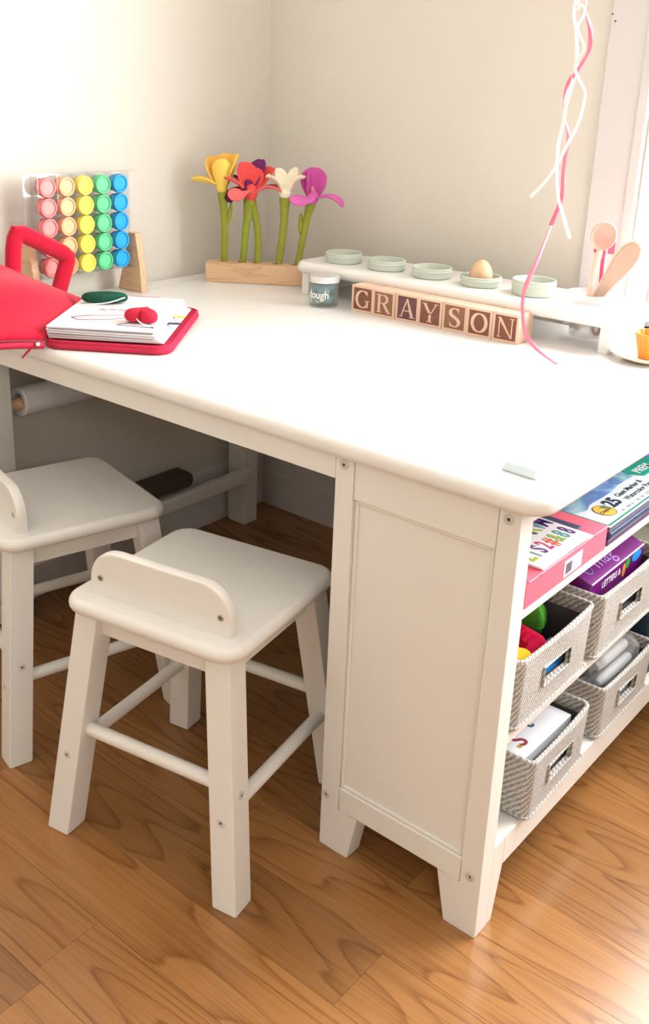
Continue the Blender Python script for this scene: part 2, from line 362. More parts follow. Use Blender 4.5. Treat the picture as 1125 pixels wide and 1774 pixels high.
mb.box(-1.086, -1.062, 0.06, 0.72, 0.113, 0.148, 0.006, 3); tpart(mb, 'stretcher')
mb = MB(); mb.lathe([(0.0022, 0), (0.0022, 0.0004)], 10, (-1.062, 0.7008, 0.129), Matrix.Rotation(H90, 3, 'X')); tpart(mb, 'screw_hole', DARK)
# panelled end facing the camera
CW = 0.257; PT = 0.03
def foot(mb, xa, xb, xc, y0, y1):  # stile ending in a tapered foot: outer xa, inner xb at the rail, inner xc at the floor
    pts = [(xa, 0), (xc, 0), (xb, 0.074), (xb, 0.0742)]
    if xa > xb: pts = pts[::-1]
    return pts
def end_panel(y0, y1, face):
    # stiles with feet
    for xa, xs, xb, xc in ((-CW, -0.2268, -0.1935, -0.2075), (0.0, -0.028, -0.0634, -0.0477)):
        mb = MB(); pts = [(xa, 0.0), (xc, 0.0), (xb, 0.074), (xs, 0.0745), (xs, TU - .0005), (xa, TU - .0005)]
        if xa > xc: pts = pts[::-1]
        mb.poly_prism(pts, 'y', y0, y1, 0.0016, 2); tpart(mb, 'stile')
    mb = MB(); mb.poly_prism([(-0.2267, .0742), (-0.0281, .0742), (-0.0281, .1105), (-0.2267, .1105)], 'y', y0, y1, 0.0008, 1); tpart(mb, 'rail')
    mb = MB(); mb.box(-0.2267, -0.0281, y0, y1, 0.5403, TU - .0005, 0.0008, 1); tpart(mb, 'rail')
    mb = MB(); mb.box(-0.2266, -0.0282, y0 + 0.006 if face < 0 else y0 + .004, y1 - 0.004 if face < 0 else y1 - .006, 0.1106, 0.5402); tpart(mb, 'panel', smooth=False)
    # bead around the sunk panel
    yy = y0 if face < 0 else y1
    mb = MB(); s_ = 1 if face < 0 else -1; w = 0.005
    ya, yb = sorted((yy + s_ * 0.003, yy + s_ * 0.0066))
    mb.box(-0.2265, -0.2265 + w, ya, yb, 0.1107, 0.5401, 0.001, 1); mb.box(-0.0283 - w, -0.0283, ya, yb, 0.1107, 0.5401, 0.001, 1)
    mb.box(-0.2265 + w, -0.0283 - w, ya, yb, 0.1107, 0.1107 + w, 0.001, 1); mb.box(-0.2265 + w, -0.0283 - w, ya, yb, 0.5401 - w, 0.5401, 0.001, 1); tpart(mb, 'bead')
end_panel(0.0, PT, -1); end_panel(0.749, 0.779, 1)
for x, z in ((-0.2434, 0.5822), (-0.0148, 0.5812), (-0.2473, 0.0888), (-0.015, 0.091)):
    s_ = screw(None, (0, 0, 0), (0, -1, 0)); s_.location = (x, -0.0004, z); s_.parent = table; s_.matrix_parent_inverse = Matrix.Translation((0.55, -0.39, 0))
mb = MB(); mb.box(-CW + .001, -CW + 0.011, PT, 0.749, 0.08, TU - .0005); tpart(mb, 'back_board', smooth=False)
for z0, z1 in ((0.11, 0.125), (0.2741, 0.289), (0.4457, 0.46)):
    mb = MB(); mb.box(-CW + 0.011, -0.003, PT, 0.749, z0, z1, 0.002, 2); tpart(mb, 'shelf')
# bottom rail with side feet on the open side
for ya, yb, yc in ((PT, 0.058, 0.0425), (0.749, 0.721, 0.7365)):
    mb = MB(); pts = [(ya, 0.0), (yc, 0.0), (yb, 0.0788), (yb, 0.1245), (ya, 0.1245)]
    if ya > yb: pts = pts[::-1]
    mb.poly_prism(pts, 'x', -0.022, -0.0008, 0.0012, 1); tpart(mb, 'foot_block')
mb = MB(); mb.box(-0.02, -0.0012, 0.0581, 0.7209, 0.0788, 0.1245, 0.0012, 1); tpart(mb, 'bottom_rail')
mb = MB(); mb.box(-0.02, -0.0012, PT, 0.749, 0.572, TU - .0005, 0.001, 1); tpart(mb, 'top_rail')

# ------------------------------------------------------------------ stools
def make_stool():
    r = empty('stool'); SZ = 0.37; ST = 0.348
    mb = MB(); slab(mb, -0.14, 0.14, -0.139, 0.139, ST, SZ, 0.034, 0.0105, 8, 5); mb.build('seat', PAINT, r)
    ht, hb, lw = 0.124, 0.1625, 0.038   # half spread of the outer faces at top and floor, leg width
    for sx in (-1, 1):
        for sy in (-1, 1):
            def sq(h, z):
                xs = sorted((sx * h, sx * (h - lw))); ys = sorted((sy * h, sy * (h - lw)))
                return [(xs[0], ys[0], z), (xs[1], ys[0], z), (xs[1], ys[1], z), (xs[0], ys[1], z)]
            mb = MB(); mb.hexa(sq(hb, 0.0), sq(ht, ST), 0.0028, 2); lg = mb.build('leg', PAINT, r)
            if sy < 0:
                h = hb + (ht - hb) * 0.128 / ST; screw(lg, (sx * (h - lw / 2), -h - .0002, 0.128), (0, -1, 0.11), 0.0058)
            h = hb + (ht - hb) * 0.162 / ST; screw(lg, (sx * (h + .0002), sy * (h - lw / 2), 0.162), (sx, 0, 0.11), 0.0058)
    a = ht - lw / 2 + 0.004
    for sy in (-1, 1):
        mb = MB(); y = sy * (ht - 0.012); mb.box(-ht + lw * .8, ht - lw * .8, min(y, y - sy * .016), max(y, y - sy * .016), 0.314, ST - .0003, 0.001, 1); mb.build('seat_rail', PAINT, r)
    for sx in (-1, 1):
        mb = MB(); x = sx * (ht - 0.012); mb.box(min(x, x - sx * .016), max(x, x - sx * .016), -ht + lw * .8, ht - lw * .8, 0.314, ST - .0003, 0.001, 1); mb.build('seat_rail', PAINT, r)
    for z, ax in ((0.166, 'x'), (0.134, 'y')):
        h = hb + (ht - hb) * z / ST - lw / 2
        for s_ in (-1, 1):
            mb = MB()
            if ax == 'x': mb.tube([(-h, s_ * h, z), (h, s_ * h, z)], 0.0098, 16)
            else: mb.tube([(s_ * h, -h, z), (s_ * h, h, z)], 0.0098, 16)
            mb.build('rung', PAINT, r)
    # low back rest: board with rounded upper corners
    def prof(d):
        x0, x1, z0, z1, rr = -0.111 + d, 0.115 - d, SZ - 0.0005, SZ + 0.066 - d, 0.044
        pts = [(x0, z0), (x1, z0)]
        for k in range(9): t = math.radians(90 * k / 8); pts.append((x1 - rr + rr * math.cos(t), z1 - rr + rr * math.sin(t)))
        for k in range(9): t = math.radians(90 + 90 * k / 8); pts.append((x0 + rr + rr * math.cos(t), z1 - rr + rr * math.sin(t)))
        return pts
    mb = MB(); rings = []
    for d, y in ((0.004, -0.107), (0.0012, -0.106), (0, -0.103), (0, -0.094), (0.0012, -0.091), (0.004, -0.090)): rings.append([(x, y, z) for x, z in prof(d)])
    mb.loops(rings); br = mb.build('backrest', PAINT, r)
    for x in (-0.092, 0.1): screw(br, (x, -0.1071, SZ + 0.026), (0, -1, 0), 0.0048, STEEL)
    return r
stool = make_stool(); stool2 = copy_tree(stool)
stool.location = (-0.4374, -0.0495, 0); stool.rotation_euler.z = math.radians(10.5)
stool2.location = (-0.831, -0.007, 0); stool2.rotation_euler.z = math.radians(-14)
tag(stool, 'white wooden stool with low rounded back, nearest, beside the table storage end', 'stool', 'white stools at the craft table')
tag(stool2, 'white wooden stool cut by the left picture edge, under the table front', 'stool', 'white stools at the craft table')
# ------------------------------------------------------------------ things under the table
roll = tag(empty('paper_roll', (-1.098, 0.09, 0.442)), 'white drawing paper roll on a wooden dowel under the table', 'paper roll')
def ringprof(r0, r1, l): return [(r1, 0), (r0, 0), (r0, l), (r1, l), (r1, 0)]
MY = Matrix.Rotation(-H90, 3, 'X')
mb = MB(); mb.lathe([(0.016, 0.02), (0.0265, 0.018), (0.028, 0.02), (0.028, 0.60), (0.016, 0.60)], 28, (0, 0, 0), MY, cap=False); mb.build('paper', mat('paper', (0.86, 0.83, 0.84), 0.8, bump=0.02), roll)
mb = MB(); mb.tube([(0, -0.012, -0.003), (0, 0.613, -0.003)], 0.0128, 16); mb.build('dowel', MAPLE, roll)
mb = MB(); slab(mb, -0.031, 0.031, -0.17, 0.17, 0.0, 0.037, 0.015, 0.016, 5, 4)
dk = mb.build('dark_shape', mat('dark_brown_matte', (0.075, 0.05, 0.035), 0.6), None, (-1.1075, 0.373, 0.1481)); tag(dk, 'dark brown rounded shape lying on the table stretcher by the wall', 'box')  # unidentified dark shape, built as a rounded slab

# ------------------------------------------------------------------ lettered wooden blocks
BW = mat('block_wood', s2l(226, 192, 168), 0.6, 0.25, bump=0.05, bscale=220, var=0.08, vscale=60)
BURN = [mat('burnt_brown', s2l(134, 90, 74), 0.7, 0.2, var=0.15, vscale=60), mat('burnt_plum', s2l(116, 80, 82), 0.7, 0.2, var=0.15, vscale=60), mat('burnt_tan', s2l(148, 108, 86), 0.7, 0.2, var=0.15, vscale=60)]
def strip(mb, path, thick=0.15, thin=0.055, d0=0.0, d1=1.0, closed=False, wf=None):
    n = len(path); L_, R_ = [], []
    for i, (x, z) in enumerate(path):
        a = path[(i - 1) % n] if closed else path[max(i - 1, 0)]; b = path[(i + 1) % n] if closed else path[min(i + 1, n - 1)]
        tx, tz = b[0] - a[0], b[1] - a[1]; l = math.hypot(tx, tz) or 1; nx, nz = -tz / l, tx / l
        w = (thin + (thick - thin) * abs(nx)) / 2
        if wf: w *= wf(i / (n - 1))
        L_.append((x + nx * w, z + nz * w)); R_.append((x - nx * w, z - nz * w))
    bm = mb.bm; q = lambda p, y: bm.verts.new((p[0], y, p[1]))
    V = [(q(l, d0), q(r, d0), q(r, d1), q(l, d1)) for l, r in zip(L_, R_)]
    m = n if closed else n - 1
    for i in range(m):
        A, B = V[i], V[(i + 1) % n]
        for k in range(4): bm.faces.new((A[k], A[(k + 1) % 4], B[(k + 1) % 4], B[k]))
    if not closed: bm.faces.new(V[0][::-1]); bm.faces.new(V[-1])
def bar(mb, x0, z0, x1, z1, w): strip(mb, [(x0, z0), (x1, z1)], w, w)
def serif(mb, x, z, w=0.26, h=0.035): mb_poly(mb, [(x - w / 2, z - h / 2), (x + w / 2, z - h / 2), (x + w / 2, z + h / 2), (x - w / 2, z + h / 2)])
def mb_poly(mb, pts):
    bm = mb.bm; a = [bm.verts.new((p[0], 0, p[1])) for p in pts]; b = [bm.verts.new((p[0], 1, p[1])) for p in pts]; n = len(pts)
    bm.faces.new(a); bm.faces.new(b[::-1])
    for i in range(n): bm.faces.new((a[i], a[(i + 1) % n], b[(i + 1) % n], b[i]))
def arc(cx, cz, rx, rz, a0, a1, n=24): return [(cx + rx * math.cos(math.radians(a0 + (a1 - a0) * i / n)), cz + rz * math.sin(math.radians(a0 + (a1 - a0) * i / n))) for i in range(n + 1)]
def glyph(ch):
    mb = MB()
    if ch == 'G':
        strip(mb, arc(.5, .5, .38, .46, 42, 318), .16, .05); strip(mb, [(.80, .06), (.80, .42)], .13, .13); serif(mb, .80, .43, .30)
        strip(mb, [(.78, .98), (.79, .72)], .03, .03)
    elif ch == 'R':
        strip(mb, [(.22, .02), (.22, .98)], .15, .15); serif(mb, .22, .02, .34); serif(mb, .17, .98, .24)
        strip(mb, [(.22, .96), (.45, .96)] + arc(.48, .74, .24, .22, 85, -85, 14) + [(.45, .52), (.22, .52)], .15, .045)
        mb_poly(mb, [(.40, .53), (.56, .53), (.96, .0), (.76, .0)]); serif(mb, .89, .02, .2)
    elif ch == 'A':
        mb_poly(mb, [(.12, .0), (.185, .0), (.52, .93), (.47, 1.0)]); mb_poly(mb, [(.45, 1.0), (.54, 1.0), (.92, .0), (.74, .0)])
        mb_poly(mb, [(.25, .32), (.7, .32), (.7, .37), (.25, .37)]); serif(mb, .15, .02, .26); serif(mb, .83, .02, .32)
    elif ch == 'Y':
        mb_poly(mb, [(.43, .02), (.58, .02), (.58, .46), (.43, .46)]); mb_poly(mb, [(.08, .98), (.25, .98), (.57, .44), (.45, .40)])
        mb_poly(mb, [(.82, .98), (.88, .98), (.575, .44), (.53, .46)]); serif(mb, .5, .02, .34); serif(mb, .16, .98, .3); serif(mb, .85, .98, .24)
    elif ch == 'S':
        P = arc(.5, .74, .25, .23, 35, 180, 14)[:-1] + [(.26, .70), (.33, .60), (.5, .52), (.66, .43), (.75, .33)] + arc(.5, .27, .26, .24, 0, -150, 14)
        strip(mb, P, .10, .055, wf=lambda t: 1 + 1.1 * math.exp(-((t - .5) / .16) ** 2)); strip(mb, [(.70, 1.0), (.715, .76)], .03, .03); strip(mb, [(.265, .0), (.25, .26)], .03, .03)
    elif ch == 'O': strip(mb, arc(.5, .5, .38, .46, 0, 360 * 31 / 32, 31), .17, .05, closed=True)
    elif ch == 'N':
        mb_poly(mb, [(.14, .02), (.19, .02), (.19, .95), (.14, .95)]); mb_poly(mb, [(.06, 1.0), (.23, 1.0), (.87, .0), (.80, .0)]); mb_poly(mb, [(.81, .0), (.87, .0), (.87, .98), (.82, .98)])
        serif(mb, .165, .02, .24); serif(mb, .84, .98, .24)
    bmesh.ops.transform(mb.bm, matrix=Matrix.Translation((-.5, 0, -.5)), verts=mb.bm.verts[:]); return mb
BS = 0.0505; by0 = 0.575
for i, ch in enumerate('GRAYSON'):
    gx = [0, 0.0003, 0.0012, 0, 0, 0.0014, 0][i]; by = by0 + [0.003, -0.0005, 0.002, 0, 0.001, -0.001, -0.0005][i]
    bx = -0.6835 + i * 0.0512
    r = tag(empty('letter_block', (bx + BS / 2, by, TZ), math.radians([0.6, -0.8, 0.5, 0, -0.4, 0.3, -0.5][i])), 'wooden toy block with raised letter %s in the row under the white rack' % ch, 'toy block', 'wooden letter blocks in a row')
    h = BS / 2; fr = 0.0046
    mb = MB(); mb.box(-h, h, 0.0018, BS, 0, BS, 0.0012, 2); mb.build('body', BW, r)
    mb = MB(); ya, yb = 0.0, 0.0032
    mb.box(-h, h, ya, yb, 0, fr, 0.0006, 1); mb.box(-h, h, ya, yb, BS - fr, BS, 0.0006, 1); mb.box(-h, -h + fr, ya, yb, fr * .9, BS - fr * .9, 0.0006, 1); mb.box(h - fr, h, ya, yb, fr * .9, BS - fr * .9, 0.0006, 1); mb.build('frame', BW, r)
    mb = MB(); mb.box(-h + fr * .9, h - fr * .9, 0.0014, 0.0022, fr * .9, BS - fr * .9); mb.build('burnt_panel', BURN[[0, 2, 1, 0, 2, 0, 0][i]], r, smooth=False)
    g = glyph(ch); bmesh.ops.transform(g.bm, matrix=Matrix.Translation((0, 0.0004, BS / 2)) @ Matrix.Diagonal((0.036, 0.0012, 0.0345, 1)), verts=g.bm.verts[:]); g.build('letter', BW, r, smooth=False)

# ------------------------------------------------------------------ white rack with round holes, cups in the holes
RK0, RK1, RKY0, RKY1, RKZ0, RKZ1 = -0.868, -0.160, 0.614, 0.788, 0.661, 0.6845
rack = tag(empty('cup_rack', (-0.51, 0.70, TZ)), 'long low white wooden rack with round holes standing on the table back', 'rack')
CUPX = [-0.789, -0.682, -0.576, -0.469, -0.362, -0.262]; CUPY = [0.684] * 5 + [0.704]
mb = MB(); slab(mb, RK0 + .51, RK1 + .51, RKY0 - .7, RKY1 - .7, RKZ0 - TZ, RKZ1 - TZ, 0.03, 0.0112, 8, 5); board = mb.build('board', PAINT_TOP)
cs = []
for x, y_ in zip(CUPX, CUPY): c_ = MB(); c_.lathe([(0.0335, 0.02), (0.0335, 0.09)], 40, (x + .51, y_ - .7, 0)); cs.append(c_)
cut(board, cs); board.parent = rack
for x0 in (-0.851, -0.206):
    mb = MB(); mb.box(x0 + .51, x0 + .528, -0.072, 0.075, 0, RKZ0 - TZ + .0005, 0.0015); mb.build('leg', PAINT_TOP, rack)
SAGE = bpy.data.materials.new('sage_frosted_silicone'); SAGE.use_nodes = True
b_ = SAGE.node_tree.nodes['Principled BSDF']; b_.inputs['Base Color'].default_value = (*s2l(214, 222, 208), 1); b_.inputs['Roughness'].default_value = 0.35; b_.inputs['Transmission Weight'].default_value = 0.2; b_.inputs['IOR'].default_value = 1.3
def cup(i, up_, label, m, rr=0.0375, depth=0.052):
    z1 = RKZ1 + up_; r = tag(empty('cup', (CUPX[i], CUPY[i], z1 - depth)), label, 'cup', 'small round cups in the white rack')
    p = [(0.0, 0.0), (0.026, 0.0), (0.0285, 0.002), (0.0318, depth - up_ - .001), (0.0325, depth - up_ + .0004), (rr - .001, depth - up_ + .0012), (rr, depth - .004), (rr, depth - .001), (rr - .0012, depth), (rr - .003, depth - .0008), (rr - .0042, depth - .005), (0.0297, depth - up_ - .001), (0.0262, 0.004), (0.0, 0.004)]
    mb = MB(); mb.lathe(p, 40, cap=False); bmesh.ops.remove_doubles(mb.bm, verts=mb.bm.verts[:], dist=1e-6); mb.build('bowl', m, r)
    mb = MB(); mb.lathe([(rr + .0002, depth - .0085), (rr + .0012, depth - .0075), (rr + .0012, depth - .006), (rr + .0002, depth - .005)], 40, cap=False); mb.build('lip_ring', m, r)
    return r
for i, (u_, d_) in enumerate(((0.0195, 'first from the flower end'), (0.0195, 'second from the flower end'), (0.0195, 'third from the flower end'), (0.0185, 'holding a wooden egg'))):
    cup(i, u_, 'sage green frosted cup in the white rack, ' + d_, SAGE)
c5 = cup(4, 0.027, 'sage green cup standing tallest in the rack, beside the utensil cup', SAGE, 0.0385)
# wooden egg
mb = MB(); prof = []
for k in range(15):
    a = math.pi * k / 14; prof.append((max(0.0215 * math.sin(a) * (1 + 0.12 * math.cos(a)), 0.0002), -0.028 * math.cos(a)))
prof = [(r_, z_) for r_, z_ in prof]; mb.lathe(prof, 28); tag(mb.build('wooden_egg', MAPLE, None, (CUPX[3] - .001, CUPY[3], 0.6842 + 0.0195), (0.12, 0.1, 0)), 'pale wooden egg resting in a sage green cup', 'toy egg')
# clear utensil cup
CLEARP = clear('clear_plastic', (0.97, 0.97, 0.97), 0.07, 0.08, 0.28)
uc = tag(empty('utensil_cup', (CUPX[5], CUPY[5], 0.6245)), 'clear plastic cup in the rack holding play spoons and spatula', 'cup')
mb = MB(); D = 0.076
mb.lathe([(0.0, 0.0), (0.0285, 0.0), (0.03, 0.002), (0.0328, D - .017), (0.0328, D - .0145), (0.041, D - .0142), (0.041, D), (0.0395, D), (0.0395, D - .0125), (0.0315, D - .0135), (0.0288, 0.003), (0.0, 0.003)], 40, cap=False); bmesh.ops.remove_doubles(mb.bm, verts=mb.bm.verts[:], dist=1e-6); mb.build('cup_wall', CLEARP, uc)
UB = Vector((CUPX[5], CUPY[5], 0.629))
def oriented(base, tip, face):
    """matrix: z from base to tip, -y towards face direction"""
    z = (Vector(tip) - Vector(base)).normalized(); y = -(Vector(face) - z * Vector(face).dot(z)).normalized(); x = y.cross(z)
    return Matrix(((x.x, y.x, z.x, base[0]), (x.y, y.y, z.y, base[1]), (x.z, y.z, z.z, base[2]), (0, 0, 0, 1)))
TOCAM = Vector((0.55, -0.8, 0.12))
PEACH = mat('peach_silicone', s2l(246, 184, 168), 0.45, sss=0.0); ROSE = mat('rose_plastic', s2l(206, 62, 88), 0.4); BEIGE = mat('beige_silicone', s2l(190, 158, 138), 0.5); PEACH2 = mat('light_peach', s2l(246, 206, 186), 0.45)
# spoon
sp = tag(empty('play_spoon'), 'peach play spoon with round bowl standing in the clear cup', 'spoon')
sp.matrix_world = oriented((-0.276, 0.704, 0.634), (-0.2495, 0.70, 0.812), TOCAM)
mb = MB(); mb.tube([(0, 0, 0), (0, 0, 0.03), (0, 0, 0.075), (0, 0.001, 0.12), (0, 0.002, 0.145)], [0.0055, 0.0062, 0.0062, 0.0068, 0.010], 14, flat=0.75); subsurf(mb.build('handle', PEACH2, sp), 1)
mb = MB(); rings = []
for s_, dz in ((1.0, 0), (0.97, -.0018), (0.88, .002), (0.66, .007), (0.36, .0098), (0.03, .0105), (0.03, .0125), (0.40, .012), (0.72, .0095), (0.94, .0045), (1.03, .001), (1.0, 0)):
    rings.append([(0.0212 * s_ * math.cos(a), dz * 1.15 + 0.001, 0.165 + 0.0245 * s_ * math.sin(a)) for a in [2 * math.pi * k / 28 for k in range(28)]])
mb.loops(rings, cap=False); mb.bm.faces.new([v for v in mb.bm.verts[5 * 28:6 * 28]]); mb.bm.faces.new([v for v in mb.bm.verts[6 * 28:7 * 28]]); mb.build('bowl', PEACH, sp)
# rose spatula with a looped end
rs = tag(empty('play_spatula'), 'rose red play utensil behind the peach spoon, with looped handle', 'spatula')
rs.matrix_world = oriented((-0.2425, 0.700, 0.6305), (-0.262, 0.733, 0.80), TOCAM)
mb = MB(); mb.tube([(0.0072 * math.cos(a), 0, 0.0135 + 0.0125 * math.sin(a)) for a in [2 * math.pi * k / 20 - H90 for k in range(21)]], 0.0034, 8); mb.build('loop', ROSE, rs)
mb = MB(); mb.tube([(0, 0, 0.026), (0, 0, 0.07), (0, 0, 0.13), (0, 0, 0.145)], [0.0055, 0.006, 0.0065, 0.009], 12, flat=0.7); mb.build('handle', ROSE, rs)
mb = MB(); mb.box(-0.0175, 0.0175, -0.0025, 0.0025, 0.138, 0.168, 0.002, 2); mb.build('blade', ROSE, rs)
# beige spoon seen from the back
bs = tag(empty('play_paddle'), 'beige rounded play paddle with pale rim leaning out of the clear cup', 'spoon')
bs.matrix_world = oriented((-0.286, 0.700, 0.632), (-0.202, 0.712, 0.782), TOCAM)
def paddle(w):
    pts = []
    prof = [(0.0, 0.009), (0.012, 0.0105), (0.02, 0.0085), (0.05, 0.0085), (0.09, 0.0105), (0.12, 0.016), (0.145, 0.0195), (0.165, 0.0185), (0.178, 0.013), (0.184, 0.006)]
    return [(-(hw - w), z) for z, hw in prof] + [((hw - w), z) for z, hw in prof[::-1]]
mb = MB(); mb.poly_prism([(x, z + .001) for x, z in paddle(0)], 'y', -0.0015, 0.0045, 0.0012, 2); mb.build('rim', PEACH2, bs)
mb = MB(); mb.poly_prism([(x, z * .985 + .002) for x, z in paddle(0.0022)], 'y', -0.0042, -0.0012, 0.0010, 2); mb.build('back_face', BEIGE, bs)

# ------------------------------------------------------------------ dough jar
jar = tag(empty('dough_jar', (-0.747, 0.5725, TZ)), 'small clear jar of teal play dough with silver lid and white lettering', 'jar')
mb = MB(); JR = 0.0282
mb.lathe([(0, 0.0), (JR - .001, 0.0), (JR, 0.0012), (JR, 0.0405), (JR - .0015, 0.0425), (JR - .0015, 0.045), (JR - .003, 0.045), (JR - .003, 0.0425), (JR - .002, 0.0395), (JR - .002, 0.0025), (0, 0.0025)], 40, cap=False); bmesh.ops.remove_doubles(mb.bm, verts=mb.bm.verts[:], dist=1e-6); mb.build('glass', clear('jar_glass', (0.97, 0.98, 0.98), 0.06, 0.05, 0.05), jar)
mb = MB(); LR = JR + .0002
mb.lathe([(0, 0.0535), (LR - .0025, 0.0535), (LR, 0.0525), (LR + .0006, 0.051), (LR, 0.0495), (LR + .0008, 0.048), (LR, 0.0462), (LR + .001, 0.0448), (LR + .001, 0.0425), (LR - .0008, 0.0425), (LR - .0008, 0.0505), (0, 0.0505)], 40, cap=False); mb.build('lid', mat('silver_lid', (0.80, 0.79, 0.77), 0.35, metal=0.55), jar)
TEAL = mat('teal_dough', s2l(92, 150, 156), 0.55, bump=0.3, bscale=90, var=0.12, vscale=60)
jr_ = random.Random(4)
lumps = [(-0.008, -0.007, 0.013, 0.0125), (0.0095, -0.004, 0.014, 0.011), (0.0, 0.0095, 0.013, 0.012), (0.004, -0.009, 0.0285, 0.0115), (-0.009, 0.004, 0.0275, 0.011), (0.011, 0.006, 0.0285, 0.009), (0.002, 0.002, 0.034, 0.0085), (0.013, -0.012, 0.027, 0.0085), (-0.013, -0.01, 0.03, 0.009), (0.0, -0.016, 0.016, 0.009), (0.016, 0.0, 0.034, 0.0075), (-0.003, -0.013, 0.035, 0.008), (0.017, -0.004, 0.014, 0.0085)]
for x, y, z, rr in lumps:
    bm_ = MB(); bmesh.ops.create_icosphere(bm_.bm, subdivisions=3, radius=rr)
    for v in bm_.bm.verts:
        n_ = v.co.normalized(); v.co *= 1 + 0.08 * math.sin(7 * n_.x + 3 * x * 900) * math.cos(6 * n_.z + y * 700) + 0.05 * math.sin(9 * n_.y)
        v.co.z *= 0.92
    bm_.build('dough_lump', TEAL, jar, (x, y, z))
jar.scale = (1, 1, 1.12)
WHITEP = mat('white_print', (0.9, 0.9, 0.88), 0.5)
def wrap_text(s, size, R_, z0, ang, bold=0.0):
    me = text_mesh(s, size, 0.0002, bold, 'CENTER')
    for v in me.vertices:
        a = ang + v.co.x / R_; rr = R_ + 0.0002 + v.co.z; v.co = (rr * math.cos(a), rr * math.sin(a), z0 + v.co.y)
    return me
link('lettering', wrap_text('dough', 0.0185, JR, 0.0165, math.radians(-78), 0.0003), WHITEP, jar)
mb = MB(); mb.tube([((JR + .0004) * math.cos(math.radians(-72 + k)), (JR + .0004) * math.sin(math.radians(-72 + k)), 0.0105 + 0.0022 * (k / 14) ** 2) for k in range(-14, 15, 4)], 0.0004, 5); mb.build('curved_mark', WHITEP, jar)

# ------------------------------------------------------------------ orange cup on saucer
sc = tag(empty('saucer', (-0.127, 0.648, TZ)), 'pale cream play saucer under the orange cup', 'saucer')
mb = MB(); mb.lathe([(0, 0), (0.03, 0), (0.034, 0.001), (0.056, 0.0085), (0.06, 0.0125), (0.0595, 0.0135), (0.055, 0.0105), (0.033, 0.0042), (0.0, 0.0035)], 48, cap=False); bmesh.ops.remove_doubles(mb.bm, verts=mb.bm.verts[:], dist=1e-6); mb.build('plate', mat('cream_plastic', (0.85, 0.74, 0.60), 0.4), sc)
mb = MB(); mb.lathe([(0.0575, 0.0105), (0.0612, 0.0122), (0.0605, 0.0138), (0.0588, 0.0132)], 48, cap=False); mb.build('rim', mat('cream_plastic', (0.85, 0.74, 0.60), 0.4), sc)
oc = tag(empty('orange_cup', (-0.123, 0.652, TZ + 0.0037)), 'orange fluted baking cup standing on the cream saucer', 'cup')
ORG = mat('orange_silicone', s2l(244, 142, 44), 0.45)
mb = MB(); rings = []
def flute(r_, z_, amp): return [(r_ * (1 + amp * math.cos(20 * a)) * math.cos(a), r_ * (1 + amp * math.cos(20 * a)) * math.sin(a), z_) for a in [2 * math.pi * k / 120 for k in range(120)]]
for r_, z_, am in ((0.001, 0, 0), (0.019, 0, .0), (0.021, 0.001, .02), (0.0305, 0.041, .03), (0.031, 0.0418, .03), (0.0298, 0.0418, .03), (0.0293, 0.041, .03), (0.02, 0.002, .02), (0.001, 0.0018, 0)): rings.append(flute(r_, z_, am))
mb.loops(rings); mb.build('cup_wall', ORG, oc)
mb = MB(); mb.lathe([(0.0005, 0.024), (0.023, 0.0235), (0.0245, 0.026), (0.02, 0.031), (0.0005, 0.034)], 24); mb.build('dough_fill', mat('red_orange_dough', s2l(222, 90, 50), 0.7), oc)

# ------------------------------------------------------------------ eraser shaped block at the near corner
mb = MB(); mb.hexa([(-0.024, -0.0115, 0), (0.024, -0.0115, 0), (0.024, 0.0115, 0), (-0.024, 0.0115, 0)], [(-0.018, -0.0075, 0.0115), (0.020, -0.0075, 0.0115), (0.020, 0.0085, 0.0115), (-0.018, 0.0085, 0.0115)], 0.0032, 3)
er = mb.build('eraser', mat('pale_blue_rubber', s2l(212, 226, 230), 0.5), None, (-0.030, 0.051, TZ), (0, 0, math.radians(-4))); tag(er, 'pale blue white eraser lying near the rounded table corner', 'eraser')
# ------------------------------------------------------------------ felt flowers in a wooden block
FU = Vector((0.826, 0.563, 0)); FV = Vector((-0.563, 0.826, 0)); F0 = Vector((-1.069, 0.565, TZ))
fb = MB(); slab(fb, 0, 0.232, 0, 0.052, 0, 0.0415, 0.004, 0.003, 3, 2)
flower_block = fb.build('flower_block', MAPLE)
flower_block.location = F0; flower_block.rotation_euler.z = math.atan2(FU.y, FU.x)
bpy.context.view_layer.update()
tag(flower_block, 'pale wooden block with holes holding five felt flowers', 'flower holder')
holes = {'y': 0.036, 'r': 0.0745, 'p': 0.107, 'w': 0.1495, 'm': 0.189}
cs = []
for h_ in holes.values(): c_ = MB(); c_.lathe([(0.0085, 0.006), (0.0085, 0.06)], 20, (h_, 0.026, 0)); cs.append(c_)
cut(flower_block, cs)
GREEN = mat('green_felt', s2l(150, 158, 66), 0.95, 0.05, bump=0.5, bscale=350, var=0.18, vscale=45)
def felt(n, c): return mat(n, c, 0.95, 0.05, bump=0.45, bscale=380, var=0.12, vscale=50)
CAMR = Vector((0.767, 0.64, 0)).normalized(); CAMF = Vector((-0.64, 0.767, 0)).normalized()
